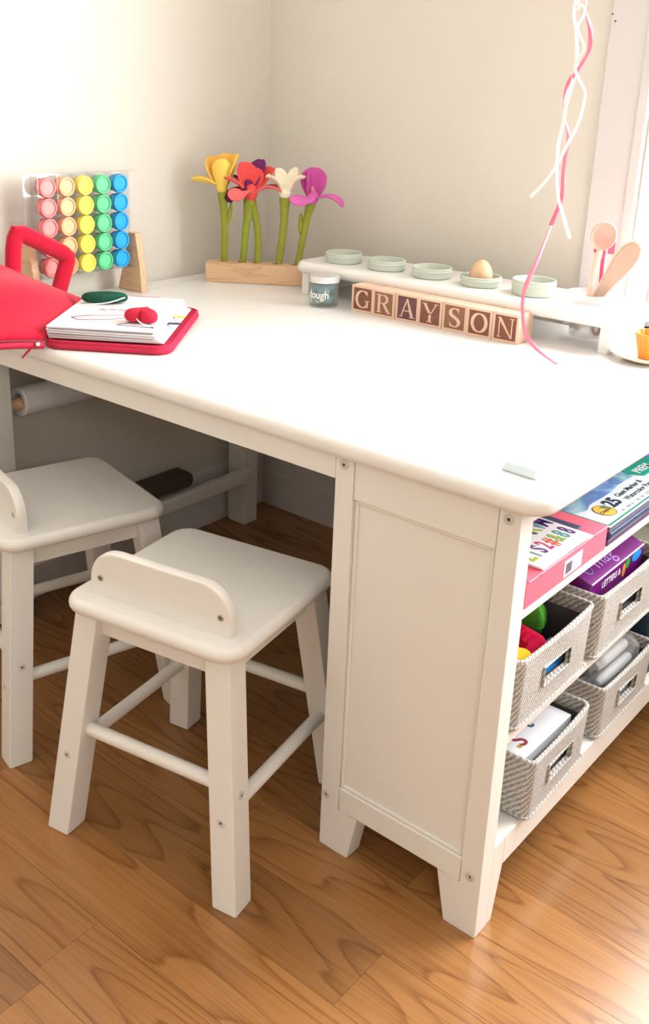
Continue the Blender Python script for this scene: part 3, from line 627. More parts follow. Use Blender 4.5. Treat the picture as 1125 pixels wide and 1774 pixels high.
def petal(parent, m, c, az, length, width, elev0, elev1, tip=0.35, cup=0.25, ns=9, nt=7, base_w=0.45, roll=0.0):
    """curved petal sheet: az from camera right, elevation bends from elev0 to elev1 (degrees)"""
    a = math.radians(az); d = CAMR * math.cos(a) + CAMF * math.sin(a); side = Vector((0, 0, 1)).cross(d).normalized(); up_ = Vector((0, 0, 1))
    p = Vector(c); G = []
    for i in range(ns):
        s_ = i / (ns - 1); e = math.radians(elev0 + (elev1 - elev0) * s_)
        t = d * math.cos(e) + up_ * math.sin(e); nrm = up_ * math.cos(e) - d * math.sin(e)
        w = width * (base_w + (1 - base_w) * math.sin(min(1, s_ / 0.6) * math.pi / 2)) * (1 if s_ < 0.62 else math.sqrt(max(0.0, 1 - ((s_ - 0.62) / 0.40) ** 2)))
        w = max(w, width * tip * (1 if s_ < 1 else .8)) / 2
        row = []
        for j in range(nt):
            u = -1 + 2 * j / (nt - 1); row.append(p + side * (w * u) + nrm * (cup * w * u * u + roll * w * u))
        G.append(row)
        p = p + t * (length / (ns - 1))
    mb = MB(); V = [[mb.bm.verts.new(q) for q in r_] for r_ in G]
    for i in range(ns - 1):
        for j in range(nt - 1): mb.bm.faces.new((V[i][j], V[i][j + 1], V[i + 1][j + 1], V[i + 1][j]))
    me = mb.mesh('petal'); o = bpy.data.objects.new('petal', me); COL.objects.link(o); me.materials.append(m); o.parent = parent
    o.matrix_parent_inverse = parent.matrix_world.inverted(); solid(o, 0.0032); subsurf(o, 1); return o
def flower(key, name, label, pts, rad, cal, col, petals, extra=None):
    b = F0 + FU * holes[key] + FV * 0.026 + Vector((0, 0, 0.0062)); r = empty(name, b); bpy.context.view_layer.update()
    tag(r, label, 'felt flower', 'felt flowers in the wooden block')
    P = [b] + [Vector(p) for p in pts]
    mb = MB(); mb.tube(P, rad, 14); st = mb.build('stem', GREEN); st.parent = r; st.matrix_parent_inverse = r.matrix_world.inverted(); subsurf(st, 1)
    top_ = P[-1]; t = (P[-1] - P[-2]).normalized()
    mb = MB(); mb.tube([top_ - t * 0.006, top_ + t * 0.006, top_ + t * cal * .55, top_ + t * cal], [rad[-1] * .8, rad[-1] * 1.03, rad[-1] * 1.05, rad[-1] * .5], 14); cl = mb.build('throat', col, None); cl.parent = r; cl.matrix_parent_inverse = r.matrix_world.inverted(); subsurf(cl, 1)
    c = top_ + t * cal * 0.45
    for q in petals:
        q = dict(q); m_ = q.pop('m', col); a = math.radians(q['az']); off = (CAMR * math.cos(a) + CAMF * math.sin(a)) * rad[-1] * .75
        petal(r, m_, c + off - Vector((0, 0, .003)), **q)
    if extra: extra(r, c)
    return r
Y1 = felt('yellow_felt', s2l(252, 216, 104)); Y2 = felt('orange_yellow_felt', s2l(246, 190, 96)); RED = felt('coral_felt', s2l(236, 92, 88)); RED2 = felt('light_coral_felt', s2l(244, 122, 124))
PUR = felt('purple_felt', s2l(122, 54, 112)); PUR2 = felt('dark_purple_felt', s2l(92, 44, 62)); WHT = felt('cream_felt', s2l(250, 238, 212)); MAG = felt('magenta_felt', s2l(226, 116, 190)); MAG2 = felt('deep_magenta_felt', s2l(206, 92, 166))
flower('y', 'felt_flower', 'yellow felt flower, leftmost in the wooden block',
       [(-1.0511, .6074, .7228), (-1.0534, .6059, .7707), (-1.0555, .6045, .796), (-1.0562, .604, .806)], [.0078, .0075, .0078, .0105, .0125], 0.03, Y1,
       [dict(az=185, length=0.0562, width=0.0398, elev0=18, elev1=-4, cup=.5, m=Y1), dict(az=140, length=0.0626, width=0.0653, elev0=58, elev1=84, cup=.35, m=Y2), dict(az=70, length=0.0670, width=0.0540, elev0=76, elev1=66, cup=.3, m=Y2),
        dict(az=20, length=0.0691, width=0.0511, elev0=72, elev1=60, cup=.35, m=Y1), dict(az=275, length=0.0562, width=0.0426, elev0=74, elev1=104, cup=.5, m=Y1)])
flower('p', 'felt_flower', 'purple felt flower half hidden behind the coral one',
       [(-.9908, .6505, .7142), (-1.0005, .6459, .7617), (-1.008, .643, .785), (-1.012, .642, .802)], [.0078, .0072, .0075, .009, .0115], 0.03, PUR,
       [dict(az=60, length=0.0691, width=0.0426, elev0=60, elev1=50, m=PUR), dict(az=215, length=0.0497, width=0.0511, elev0=-10, elev1=-70, m=PUR2), dict(az=160, length=0.0486, width=0.0426, elev0=40, elev1=10, m=PUR2), dict(az=100, length=0.0540, width=0.0426, elev0=65, elev1=60, m=PUR)])
flower('r', 'felt_flower', 'coral red felt flower with open drooping petals',
       [(-1.0134, .6312, .725), (-1.0098, .633, .765), (-1.0075, .634, .783), (-1.006, .635, .793)], [.0078, .0078, .0085, .0125, .0145], 0.03, RED,
       [dict(az=180, length=0.0562, width=0.0426, elev0=52, elev1=6, cup=.4, m=RED2), dict(az=125, length=0.0648, width=0.0511, elev0=70, elev1=76, cup=.35, m=RED), dict(az=35, length=0.0670, width=0.0653, elev0=52, elev1=46, cup=.4, m=RED),
        dict(az=-12, length=0.0605, width=0.0369, elev0=40, elev1=-38, cup=.35, m=RED2), dict(az=238, length=0.0518, width=0.0511, elev0=30, elev1=-75, cup=.25, m=RED2), dict(az=80, length=0.0540, width=0.0483, elev0=66, elev1=70, m=RED)])
flower('w', 'felt_flower', 'cream white felt flower between the coral and magenta ones',
       [(-.9474, .6781, .7287), (-.9472, .6783, .77), (-.947, .6784, .788), (-.9468, .6785, .800)], [.0078, .0080, .0085, .0115, .0135], 0.022, WHT,
       [dict(az=180, length=0.0475, width=0.0398, elev0=78, elev1=0, cup=.5, m=WHT), dict(az=0, length=0.0497, width=0.0426, elev0=80, elev1=-2, cup=.5, m=WHT), dict(az=120, length=0.0540, width=0.0312, elev0=74, elev1=50, m=WHT), dict(az=50, length=0.0562, width=0.0284, elev0=70, elev1=58, m=WHT)])
def stamen(r, c):
    mb = MB(); mb.tube([c, c + Vector((0.004, -0.004, .012)), c + Vector((0.006, -.009, .02))], [.004, .0045, .003], 10); o = mb.build('stamen', felt('pale_pink_felt', s2l(228, 150, 166))); o.parent = r; o.matrix_parent_inverse = r.matrix_world.inverted()
mg = flower('m', 'felt_flower', 'magenta felt flower, rightmost in the wooden block',
       [(-.9115, .7025, .7308), (-.9065, .706, .765), (-.903, .7085, .782), (-.901, .7098, .791)], [.0075, .0072, .0075, .0105, .0125], 0.024, MAG,
       [dict(az=232, length=0.0410, width=0.0625, elev0=12, elev1=-60, cup=.2, m=MAG), dict(az=-15, length=0.0626, width=0.0511, elev0=22, elev1=-62, cup=.2, m=MAG), dict(az=168, length=0.0562, width=0.0284, elev0=76, elev1=106, cup=.4, m=MAG2), dict(az=85, length=0.0626, width=0.0568, elev0=74, elev1=86, cup=.4, m=MAG2)], stamen)
for root_, pl in (('m', [(-.9185, .6975, .722), (-.918, .6975, .75), (-.9175, .6975, .768)]), ('y', [(-1.049, .6085, .73), (-1.043, .6125, .755), (-1.0395, .615, .785)])):
    mb = MB(); mb.tube(pl, [.005, .0065, .003], 10); o = mb.build('side_leaf', GREEN); par = mg if root_ == 'm' else [q for q in COL.objects if q.name == 'felt_flower'][0]
    o.parent = par; o.matrix_parent_inverse = par.matrix_world.inverted(); subsurf(o, 1)

# ------------------------------------------------------------------ dough pot display
bd = tag(empty('pot_display', (-1.09, 0.275, TZ)), 'clear acrylic tray on two wooden feet standing against the bright wall', 'display stand')
bpy.context.view_layer.update(); BDI = bd.matrix_world.inverted()
def bpart(mb, name, m, smooth=True):
    o = mb.build(name, m, None, smooth=smooth); o.parent = bd; o.matrix_parent_inverse = BDI; return o
for y0, y1 in ((0.385, 0.400), (0.138, 0.153)):
    mb = MB(); mb.poly_prism([(-1.136, TZ), (-1.0625, TZ), (-1.0675, TZ + .05), (-1.079, TZ + .1165), (-1.1, TZ + .1165), (-1.115, TZ + .06)], 'y', y0, y1, 0.0015, 2); bpart(mb, 'foot', MAPLE)
ACR = clear('acrylic', (0.985, 0.985, 0.985), 0.05, 0.04, 0.05)
AZ0, AZ1, AY0, AY1, AX0, AX1 = 0.6665, 0.8535, 0.1535, 0.3985, -1.1085, -1.0835
mb = MB(); mb.box(AX0, AX0 + .002, AY0, AY1, AZ0, AZ1); bpart(mb, 'back_sheet', ACR, False)
mb = MB(); mb.box(AX0 + .0021, AX1 - .0002, AY0, 0.3845, AZ0, AZ0 + .0025); bpart(mb, 'bottom_sheet', ACR, False)
mb = MB(); mb.box(AX0 + .0021, AX1 - .0002, AY0, AY1, AZ1 - .002, AZ1); bpart(mb, 'top_sheet', ACR, False)
PY = [0.1895 + 0.0415 * i for i in range(5)]
for y in [PY[0] - .0207] + [p_ + .0207 for p_ in PY]:
    mb = MB(); mb.box(AX0 + .0021, AX1 - .0002, y - .0006, y + .0006, AZ0 + .0026, AZ1 - .0021); bpart(mb, 'divider', ACR, False)
PC = [('coral pink', s2l(238, 128, 128), s2l(250, 150, 146)), ('peach orange', s2l(246, 178, 132), s2l(254, 192, 142)), ('yellow', s2l(246, 236, 96), s2l(254, 246, 84)), ('green', s2l(92, 200, 140), s2l(104, 214, 152)), ('blue', s2l(36, 164, 226), s2l(20, 170, 240))]
PR = 0.0177; MXr = Matrix.Rotation(H90, 3, 'Y')
rowname = ['bottom', 'fourth down', 'middle', 'second down', 'top']
for ci, (cn, c1, c2) in enumerate(PC):
    mA = mat('pot_rim_' + cn, c1, 0.35); mB_ = mat('pot_face_' + cn, c2, 0.4)
    mb = MB(); mb.lathe([(0.0005, 0), (0.0145, 0), (0.0155, 0.001), (0.0162, 0.013), (0.0005, 0.013)], 28, (0, 0, 0), MXr); m_cup = mb.mesh('cup'); m_cup.materials.append(clear('pot_plastic_' + cn, c1, 0.05, 0.1, 0.75))
    mb = MB(); mb.lathe([(0.0005, 0.0132), (PR, 0.0132), (PR, 0.0222), (PR - .0008, 0.0235), (PR - .0038, 0.0235), (PR - .0045, 0.0212), (0.0005, 0.0212)], 32, (0, 0, 0), MXr); m_lid = mb.mesh('lid'); m_lid.materials.append(mA)
    mb = MB(); mb.lathe([(0.0005, 0.0213), (PR - .0048, 0.0213), (PR - .0054, 0.0220), (0.0005, 0.0220)], 28, (0, 0, 0), MXr); m_in = mb.mesh('lid_face'); m_in.materials.append(mB_)
    for ri in range(5):
        r = tag(empty('dough_pot', (-1.1053, PY[ci], AZ0 + .0026 + PR + ri * 0.0359)), '%s dough pot in the clear tray, %s in its column' % (cn, rowname[ri]), 'dough pot', 'dough pots in the clear tray')
        link('cup', m_cup, None, r); lid = link('lid', m_lid, None, r); link('lid_face', m_in, None, lid)

# ------------------------------------------------------------------ red felt bag, cloth book and felt pieces
REDF = mat('red_felt', s2l(188, 28, 54), 0.95, 0.05, bump=0.35, bscale=420, var=0.10, vscale=90, sheen=0.2)
REDC = mat('red_cotton', s2l(196, 52, 78), 0.9, 0.1, bump=0.2, bscale=600, var=0.06)
bag = tag(empty('felt_bag', (-0.83, 0.15, TZ)), 'red felt zip bag lying open on the table front with padded handles', 'bag')
bpy.context.view_layer.update(); BGI = bag.matrix_world.inverted()
def gpart(o, parent=None): o.parent = parent or bag; o.matrix_parent_inverse = BGI; return o
BU = Vector((0.829, 0.559, 0)); BVv = Vector((-0.6, 0.8, 0)); B0 = Vector((-0.664, 0.099, TZ))
def bp_(s_, t_, z): return B0 + BU * s_ + BVv * t_ + Vector((0, 0, z))
def soft_slab(fn, x0, x1, y0, y1, z0, z1, r, e):
    mb = MB(); slab(mb, x0, x1, y0, y1, z0, z1, r, e, 7, 4)
    for v in mb.bm.verts: v.co = fn(v.co.x, v.co.y, v.co.z)
    return mb
mb = soft_slab(lambda x, y, z: bp_(x, y, z), -0.206, 0.0, 0.0, 0.292, 0.0003, 0.0125, 0.028, 0.006); gpart(mb.build('base_panel', REDC))
def border(d, z): return [bp_(x, y, z) for x, y in rrect(-0.206 + d, -d, d, 0.292 - d, 0.028 - d, 7)]
ln = border(0.004, 0.0125); mb = MB(); mb.tube(ln + ln[:1], 0.0028, 8, cap=False); gpart(mb.build('piping', REDC))
# lid panel: curls up from the spine to the left
S0 = bp_(-0.203, 0.004, 0.012); S1 = bp_(-0.203, 0.272, 0.014)
T0 = Vector((-0.868, -0.142, 0.640)); T1 = Vector((-1.043, -0.002, 0.742))
N_ = 16
def lidpt(u, v_):
    a = S0.lerp(T0, u); b = S1.lerp(T1, u); p = a.lerp(b, v_)
    return p + Vector((0.5, 0.2, 0.85)).normalized() * (0.026 * math.sin(math.pi * v_) * math.sin(math.pi * min(1, u * .8 + .12)) + 0.003 * math.sin(9 * v_ + 4 * u))
mb = MB(); V = [[mb.bm.verts.new(lidpt(i / N_, j / N_)) for j in range(N_ + 1)] for i in range(N_ + 1)]
for i in range(N_):
    for j in range(N_): mb.bm.faces.new((V[i][j], V[i][j + 1], V[i + 1][j + 1], V[i + 1][j]))
lid_ = gpart(mb.build('lid_panel', REDF)); solid(lid_, 0.011, 0.0); subsurf(lid_, 1)
mb = MB(); mb.tube([lidpt(u / 12, -0.012) + Vector((0.003, -0.002, -0.004)) for u in range(13)], [0.0062] * 13, 8); gpart(mb.build('zip_edge', REDC))
mb = MB(); mb.tube([lidpt(u / 12, -0.012) + Vector((0.004, -0.006, 0.003)) for u in range(13)], [0.0022] * 13, 8); gpart(mb.build('zip_teeth', mat('dark_red_zip', s2l(128, 20, 40), 0.5)))
zp = lidpt(0.02, -0.012) + Vector((0.006, -0.012, 0.0))
mb = MB(); mb.box(-0.0035, 0.0035, -0.004, 0.004, -0.003, 0.003, 0.001, 1); zs = gpart(mb.build('zip_slider', mat('nickel', (0.7, 0.66, 0.62), 0.3, metal=1.0), None, None)); zs.data.transform(Matrix.Translation(zp))
mb = MB(); mb.tube([zp + Vector((-0.001, -0.004, -0.001)), zp + Vector((-0.008, -0.013, -0.012)), zp + Vector((-0.016, -0.017, -0.022))], [0.0028, 0.0036, 0.0026], 8, flat=.5); gpart(mb.build('zip_pull', REDF))
# padded handle on the lid
hp = [(-1.030, 0.070, 0.690), (-1.038, 0.0805, 0.738), (-1.041, 0.0865, 0.7545), (-1.0405, 0.0905, 0.7625), (-1.040, 0.100, 0.7620), (-1.040, 0.150, 0.737), (-1.040, 0.1845, 0.7195), (-1.040, 0.1915, 0.7125), (-1.039, 0.191, 0.703), (-1.036, 0.180, 0.684), (-1.026, 0.158, 0.650)]
mb = MB(); mb.tube(hp, [0.0145, 0.0148, 0.0148, 0.0165, 0.0150, 0.0148, 0.0150, 0.0165, 0.0148, 0.0148, 0.0145], 14, flat=0.8); hn = gpart(mb.build('handle', REDF))
# second handle lying behind the base
hp = [bp_(-0.175, 0.288, 0.010), bp_(-0.175, 0.318, 0.012), bp_(-0.165, 0.328, 0.013), bp_(-0.075, 0.332, 0.013), bp_(-0.064, 0.322, 0.012), bp_(-0.064, 0.288, 0.010)]
mb = MB(); mb.tube(hp, 0.0115, 10, flat=.8); h2 = gpart(mb.build('handle', REDC)); subsurf(h2, 1)

# cloth book on the base
PAGE = mat('white_cloth', (0.80, 0.78, 0.80), 0.9, 0.1, bump=0.2, bscale=500, var=0.04)
bk = tag(empty('cloth_book', B0 + BU * -0.11 + BVv * 0.14 + Vector((0, 0, 0.0126))), 'folded white cloth activity book with embroidered outlines on the red bag', 'cloth book')
bpy.context.view_layer.update(); BKI = bk.matrix_world.inverted()
def kpart(o, parent=None): o.parent = parent or bk; o.matrix_parent_inverse = BKI; return o
for k, (xa, xb, ya, yb, sh) in enumerate(((-0.199, -0.013, 0.012, 0.262, 0.0), (-0.200, -0.019, 0.010, 0.258, 0.002), (-0.200, -0.022, 0.009, 0.262, 0.0), (-0.201, -0.024, 0.008, 0.260, 0.001), (-0.201, -0.026, 0.010, 0.262, 0.0))):
    z0 = 0.0156 + k * 0.0041
    mb = soft_slab(lambda x, y, z: bp_(x, y, z + 0.0012 * math.sin(18 * x + 3 + k) * (0.2 + (x + .2) * 3)), xa, xb, ya, yb, z0, z0 + 0.0037, 0.004, 0.0017)
    pg = kpart(mb.build('page', PAGE))
BKZ = 0.0156 + 4 * 0.0041 + 0.0037
mb = MB(); seam = mat('grey_stitch', (0.25, 0.22, 0.26), 0.8)
for k in (1, 3):
    z = 0.0156 + k * 0.0041 + .0039; mb.tube([bp_(x, 0.0085, z) for x in (-0.196, -0.15, -0.1, -0.05, -0.03)], 0.0006, 6)
kpart(mb.build('page_stitching', seam))
def stitch(name, pts, m, r=0.0009, close=True):
    P = [bp_(x, y, BKZ + 0.0012 * math.sin(18 * x + 3 + 4) * (0.2 + (x + .2) * 3) + 0.0003) for x, y in pts]
    mb = MB(); mb.tube(P + (P[:1] if close else []), r, 6, cap=not close); return kpart(mb.build(name, m))
RST = mat('dark_red_thread', s2l(130, 40, 60), 0.8); NST = mat('navy_thread', s2l(60, 50, 90), 0.8); YST = mat('pale_yellow_thread', s2l(226, 214, 176), 0.8)
stitch('leaf_outline', [(-0.178, .075), (-0.165, .062), (-0.145, .064), (-0.118, .072), (-0.095, .088), (-0.092, .10), (-0.102, .108), (-0.125, .102), (-0.15, .096), (-0.168, .086)], RST)
stitch('triangle_outline', [(-0.095, .04), (-0.058, .082), (-0.034, .032)], NST)
stitch('oval_outline', [(-0.075 + .034 * math.cos(a), .215 + .022 * math.sin(a)) for a in [2 * math.pi * k / 18 for k in range(18)]], YST)
for k, (x, y) in enumerate(((-0.148, .138), (-0.132, .141), (-0.116, .14), (-0.1, .143), (-0.084, .145), (-0.068, .146))):
    stitch('embroidered_letter', [(x, y), (x + .004, y + .008), (x + .008, y), (x + .011, y + .006)], mat('red_thread', s2l(176, 60, 80), 0.8), 0.0011, False)
for (x, y, c, nm) in ((-0.016, .15, s2l(232, 200, 70), 'yellow_tab'), (-0.016, .10, s2l(70, 60, 100), 'navy_tab')):
    mb = MB(); mb.box(-0.012, 0.012, -0.006, 0.006, 0, 0.0008); o = mb.build(nm, mat(nm, c, 0.8)); o.data.transform(Matrix.Translation(bp_(x, y, 0.0285)) @ Matrix.Rotation(math.radians(34), 4, 'Z')); kpart(o)
# felt pieces on the book
def puff(name, outline, h, m, c, rz, label, cat, group=None, z=None, rough=0.0):
    n = len(outline); mb = MB(); rings = []
    for s_, zz in ((0.2, 0.04), (0.6, 0.02), (0.86, 0.06), (0.98, 0.3), (1.0, 0.5), (0.97, 0.72), (0.84, 0.93), (0.55, 1.02), (0.2, 1.0)): rings.append([(x * s_, y * s_, zz * h) for x, y in outline])
    mb.loops(rings); r = empty(name, c, rz); o = subsurf(mb.build('padding', m, r), 1); tag(r, label, cat, group); return r
heart = []
for k in range(28):
    t = 2 * math.pi * k / 28; heart.append((0.0019 * 16 * math.sin(t) ** 3 * .95, 0.0019 * (13 * math.cos(t) - 5 * math.cos(2 * t) - 2 * math.cos(3 * t) - math.cos(4 * t)) * .85))
pz = TZ + BKZ + 0.0008
hc = puff('felt_heart', heart, 0.021, mat('coral_red_felt', s2l(206, 52, 74), 0.95, .05, bump=.3, bscale=400), bp_(-0.058, 0.066, BKZ + 0.0018), math.radians(205), 'puffy red felt heart lying on the white cloth book', 'felt piece', 'felt pieces')
oval = [(0.036 * math.cos(a) * (1 + .12 * math.cos(2 * a)), 0.0155 * math.sin(a)) for a in [2 * math.pi * k / 24 for k in range(24)]]
gl = puff('felt_leaf', oval, 0.018, mat('dark_green_felt', s2l(38, 84, 66), 0.95, .05, bump=.3, bscale=400), bp_(-0.152, 0.190, BKZ + 0.0016), math.radians(48), 'dark green padded felt piece by the red lid on the book', 'felt piece', 'felt pieces')
STR = mat('white_string', (0.86, 0.84, 0.8), 0.8)
for par, pts in ((gl, [(0.036, 0.0, 0.009), (0.03, -0.02, 0.012), (0.012, -0.032, 0.006), (-0.02, -0.03, 0.003), (-0.034, -0.026, 0.003)]), (hc, [(0.0, 0.026, 0.012), (-0.012, 0.034, 0.003), (-0.03, 0.03, 0.002), (-0.042, 0.022, 0.002)])):
    mb = MB(); mb.tube(pts, 0.0013, 6); subsurf(mb.build('string', STR, par), 1)
# ------------------------------------------------------------------ woven storage bins on the shelves
TW = tweed('grey_tweed', s2l(124, 120, 114), s2l(234, 230, 224), 0.0026); LIN = mat('charcoal_lining', s2l(84, 84, 86), 0.95, 0.05, bump=0.15, bscale=300)
CUFF = tweed('grey_tweed_edge', s2l(136, 132, 126), s2l(226, 222, 215), 0.0024)
def storage_bin(yc, w, z0, h, label, x1=0.003, xd=0.232, rz=0.0, sag=0.004, hole=0.070):
    r = tag(empty('storage_bin', (x1 - xd / 2, yc, z0), rz), label, 'storage bin', 'grey woven bins on the shelves')
    hx, hy, t = xd / 2, w / 2, 0.0055; fl = 0.003
    def sagz(x, y, z):
        k = max(0.0, (z - h * .6) / (h * .4)); fx = max(0.0, (x - hx * .3) / (hx * .7))
        return z - sag * k * fx * (1 - (y / hy) ** 2)
    def ring(d, z, rr): return [(x, y, sagz(x, y, z)) for x, y in rrect(-hx + d, hx - d, -hy + d, hy - d, rr, 5)]
    mb = MB(); nz = 8
    out = [ring(0.004, 0.0, 0.008), ring(0.002, 0.002, 0.010)] + [ring(fl * (1 - k / nz), 0.002 + (h - .003) * k / nz, 0.011) for k in range(1, nz + 1)]
    out += [ring(0.0015, h, 0.010), ring(t - .001, h, 0.008)] + [ring(t + fl * k / nz, h - .003 - (h - .012) * k / nz, 0.006) for k in range(nz + 1)]
    # subdivide long straight sides so that the front can sag
    mb.loops(out)
    es = [e for e in mb.bm.edges if abs(e.verts[0].co.z - e.verts[1].co.z) < .012 and (e.verts[0].co - e.verts[1].co).length > 0.08]
    bmesh.ops.subdivide_edges(mb.bm, edges=es, cuts=7, use_grid_fill=True)
    for v in mb.bm.verts:
        k = max(0.0, (v.co.z - h * .6) / (h * .4)); fx = max(0.0, (v.co.x - hx * .3) / (hx * .7))
        if abs(v.co.y) < hy * .8: v.co.z -= sag * k * fx * (1 - (v.co.y / hy) ** 2)
        v.co.x += 0.002 * math.sin(40 * v.co.y) * (1 if v.co.x > 0 else 0) * v.co.z / h
    bmesh.ops.triangulate(mb.bm, faces=[f for f in mb.bm.faces if len(f.verts) > 4])
    o = mb.build('body', TW)
    hz = h * 0.52; c_ = MB(); c_.box(hx - 0.02, hx + 0.02, -hole / 2, hole / 2, hz - 0.0125, hz + 0.0125); cut(o, [c_]); o.parent = r
    # handle surround, lining, edge binding and lower seam
    mb = MB(); e_ = 0.0016; xa, xb = hx - 0.0025, hx + 0.0009
    for a, b, c, d in ((-hole / 2 - e_, hole / 2 + e_, hz + .0125, hz + .0125 + e_), (-hole / 2 - e_, hole / 2 + e_, hz - .0125 - e_, hz - .0125), (-hole / 2 - e_, -hole / 2, hz - .0125, hz + .0125), (hole / 2, hole / 2 + e_, hz - .0125, hz + .0125)): mb.box(xa, xb, a, b, c, d, 0.0006, 1)
    mb.build('handle_surround', CUFF, r)
    def bind(d, z, y_in=0.0):
        P = rrect(-hx + d, hx - d, -hy + d, hy - d, 0.009, 5); Q = []
        for i, (x, y) in enumerate(P):
            Q.append((x, y)); x2, y2 = P[(i + 1) % len(P)]
            if math.hypot(x2 - x, y2 - y) > .05: Q += [(x + (x2 - x) * k / 8, y + (y2 - y) * k / 8) for k in range(1, 8)]
        return [(x, y, sagz(x, y, z) - (0 if z < h * .6 else 0)) for x, y in Q]
    P = bind(0.0026, h - .0005); mb = MB(); mb.tube(P + P[:1], 0.0034, 8, cap=False); mb.build('top_binding', CUFF, r)
    P = [p for p in bind(0.0012, 0.006)]; mb = MB(); mb.tube(P + P[:1], 0.0018, 6, cap=False); mb.build('lower_seam', CUFF, r)
    mb = MB(); tt = t + fl + .0012
    mb.loops([[(x, y, z) for x, y in rrect(-hx + d, hx - d, -hy + d, hy - d, .005, 4)] for d, z in ((tt, h - .016), (tt, 0.0145), (tt + .004, 0.0140))], cap=False)
    mb.bm.faces.new([v for v in mb.bm.verts[-len(rrect(0, 1, 0, 1, .1, 4)):]])
    ln_ = mb.build('lining', LIN); c_ = MB(); c_.box(hx - 0.03, hx + 0.02, -hole / 2 - .001, hole / 2 + .001, hz - 0.0135, hz + 0.0135); cut(ln_, [c_]); ln_.parent = r
    return r
ZM, ZB, ZU = 0.2892, 0.1252, 0.4602
storage_bin(0.138, 0.200, ZM, 0.098, 'grey woven bin on the middle shelf holding bright felt pieces', 0.004)
storage_bin(0.362, 0.214, ZM, 0.098, 'grey woven bin on the middle shelf holding a purple box', 0.006)
storage_bin(0.178, 0.178, ZB, 0.092, 'grey woven bin on the bottom shelf holding letter cards', 0.008, rz=math.radians(1.5))
storage_bin(0.412, 0.190, ZB, 0.086, 'grey woven bin on the bottom shelf holding a clear plastic bag', 0.004, hole=0.064)
def cushion(name, c, size, m, label, cat, rot=(0, 0, 0), group=None, ribs=0):
    mb = MB(); sx, sy, sz = size; slab(mb, -sx, sx, -sy, sy, -sz, sz, min(sx, sy) * .5, sz * .85, 6, 4)
    if ribs:
        for v in mb.bm.verts: pass
    r = empty(name, c); r.rotation_euler = rot; o = mb.build('padding', m, r); subsurf(o, 1)
    mb = MB(); P = [(x, y, 0) for x, y in rrect(-sx * 1.0, sx * 1.0, -sy, sy, min(sx, sy) * .5, 6)]; mb.tube(P + P[:1], 0.0012, 6, cap=False); mb.build('seam', m, r)
    if ribs:
        mb = MB()
        for k in range(ribs): x = -sx * .7 + 1.4 * sx * k / (ribs - 1); mb.tube([(x, -sy * .42, sz * .96), (x, 0, sz * 1.0), (x, sy * .42, sz * .96)], 0.0016, 6)
        mb.build('rib_stitching', m, r)
    return tag(r, label, cat, group)
fz = ZM + 0.016
cushion('felt_piece', (-0.040, 0.076, fz + .044), (0.036, 0.024, 0.028), felt('mustard_felt', s2l(206, 172, 40)), 'mustard yellow felt piece in the middle shelf bin', 'felt piece', (0.1, -0.1, 0.2), 'felt pieces in the middle bin')
cushion('felt_piece', (-0.056, 0.134, fz + .043), (0.038, 0.026, 0.028), felt('crimson_felt', s2l(186, 24, 60)), 'ribbed crimson felt piece in the middle shelf bin', 'felt piece', (0.25, 0.1, -0.1), 'felt pieces in the middle bin', 7)
cushion('felt_piece', (-0.078, 0.196, fz + .050), (0.030, 0.020, 0.026), felt('leaf_green_felt', s2l(74, 150, 50)), 'leaf green felt piece deep in the middle shelf bin', 'felt piece', (0, 0.15, 0.3), 'felt pieces in the middle bin')
cushion('felt_piece', (-0.140, 0.094, fz + .046), (0.032, 0.026, 0.026), felt('plum_felt', s2l(124, 22, 92)), 'plum felt piece behind the mustard one in the bin', 'felt piece', (0, 0.1, 0.1), 'felt pieces in the middle bin')
cushion('felt_piece', (-0.040, 0.160, fz + .014), (0.034, 0.040, 0.0145), felt('azure_felt', s2l(20, 110, 190)), 'azure blue felt piece seen through the bin handle', 'felt piece', (0, 0, 0), 'felt pieces in the middle bin')
# purple box in the right hand middle bin
pb = tag(empty('purple_box', (-0.045, 0.362, ZM + 0.0142)), 'dark purple printed box standing in the middle shelf bin', 'box')
PURP = mat('purple_print', s2l(112, 22, 112), 0.3, var=0.1, vscale=15)
mb = MB(); mb.poly_prism([(-0.13, 0), (0.026, 0), (0.026, 0.0895), (-0.07, 0.124), (-0.13, 0.124)], 'y', -0.09, 0.09, 0.001, 1); mb.build('carton', PURP, pb)
def plane_text(s, size, parent, org, right, up_, m, bold=0.0, name='lettering', ext=0.0002, align='LEFT', sx=1.0):
    me = text_mesh(s, size, ext, bold, align); r_ = Vector(right).normalized(); u = Vector(up_).normalized(); n = r_.cross(u)
    for v in me.vertices: c = v.co.copy(); v.co = Vector(org) + r_ * c.x * sx + u * c.y + n * (c.z + ext)
    return link(name, me, m, parent)
LAV = mat('lavender_print', s2l(170, 130, 200), 0.4); CREAMP = mat('cream_print', (0.75, 0.70, 0.72), 0.4)
tdir = Vector((-0.096, 0, 0.0345)).normalized()
plane_text('mag', 0.036, pb, Vector((0.026, -0.045, 0.0895)) + tdir * 0.012, (0, 1, 0), tdir, LAV, 0.0, 'title')
plane_text('LETTERS &', 0.0135, pb, (0.0261, -0.055, 0.0705), (0, 1, 0), (0, 0, 1), CREAMP, 0.0003, 'front_lettering')
mb = MB(); mb.box(0.0247, 0.0270, -0.089, 0.089, 0.0882, 0.0899, 0.0004, 1); mb.build('pale_edge', CREAMP, pb)  # pale strip along the front top edge of the carton
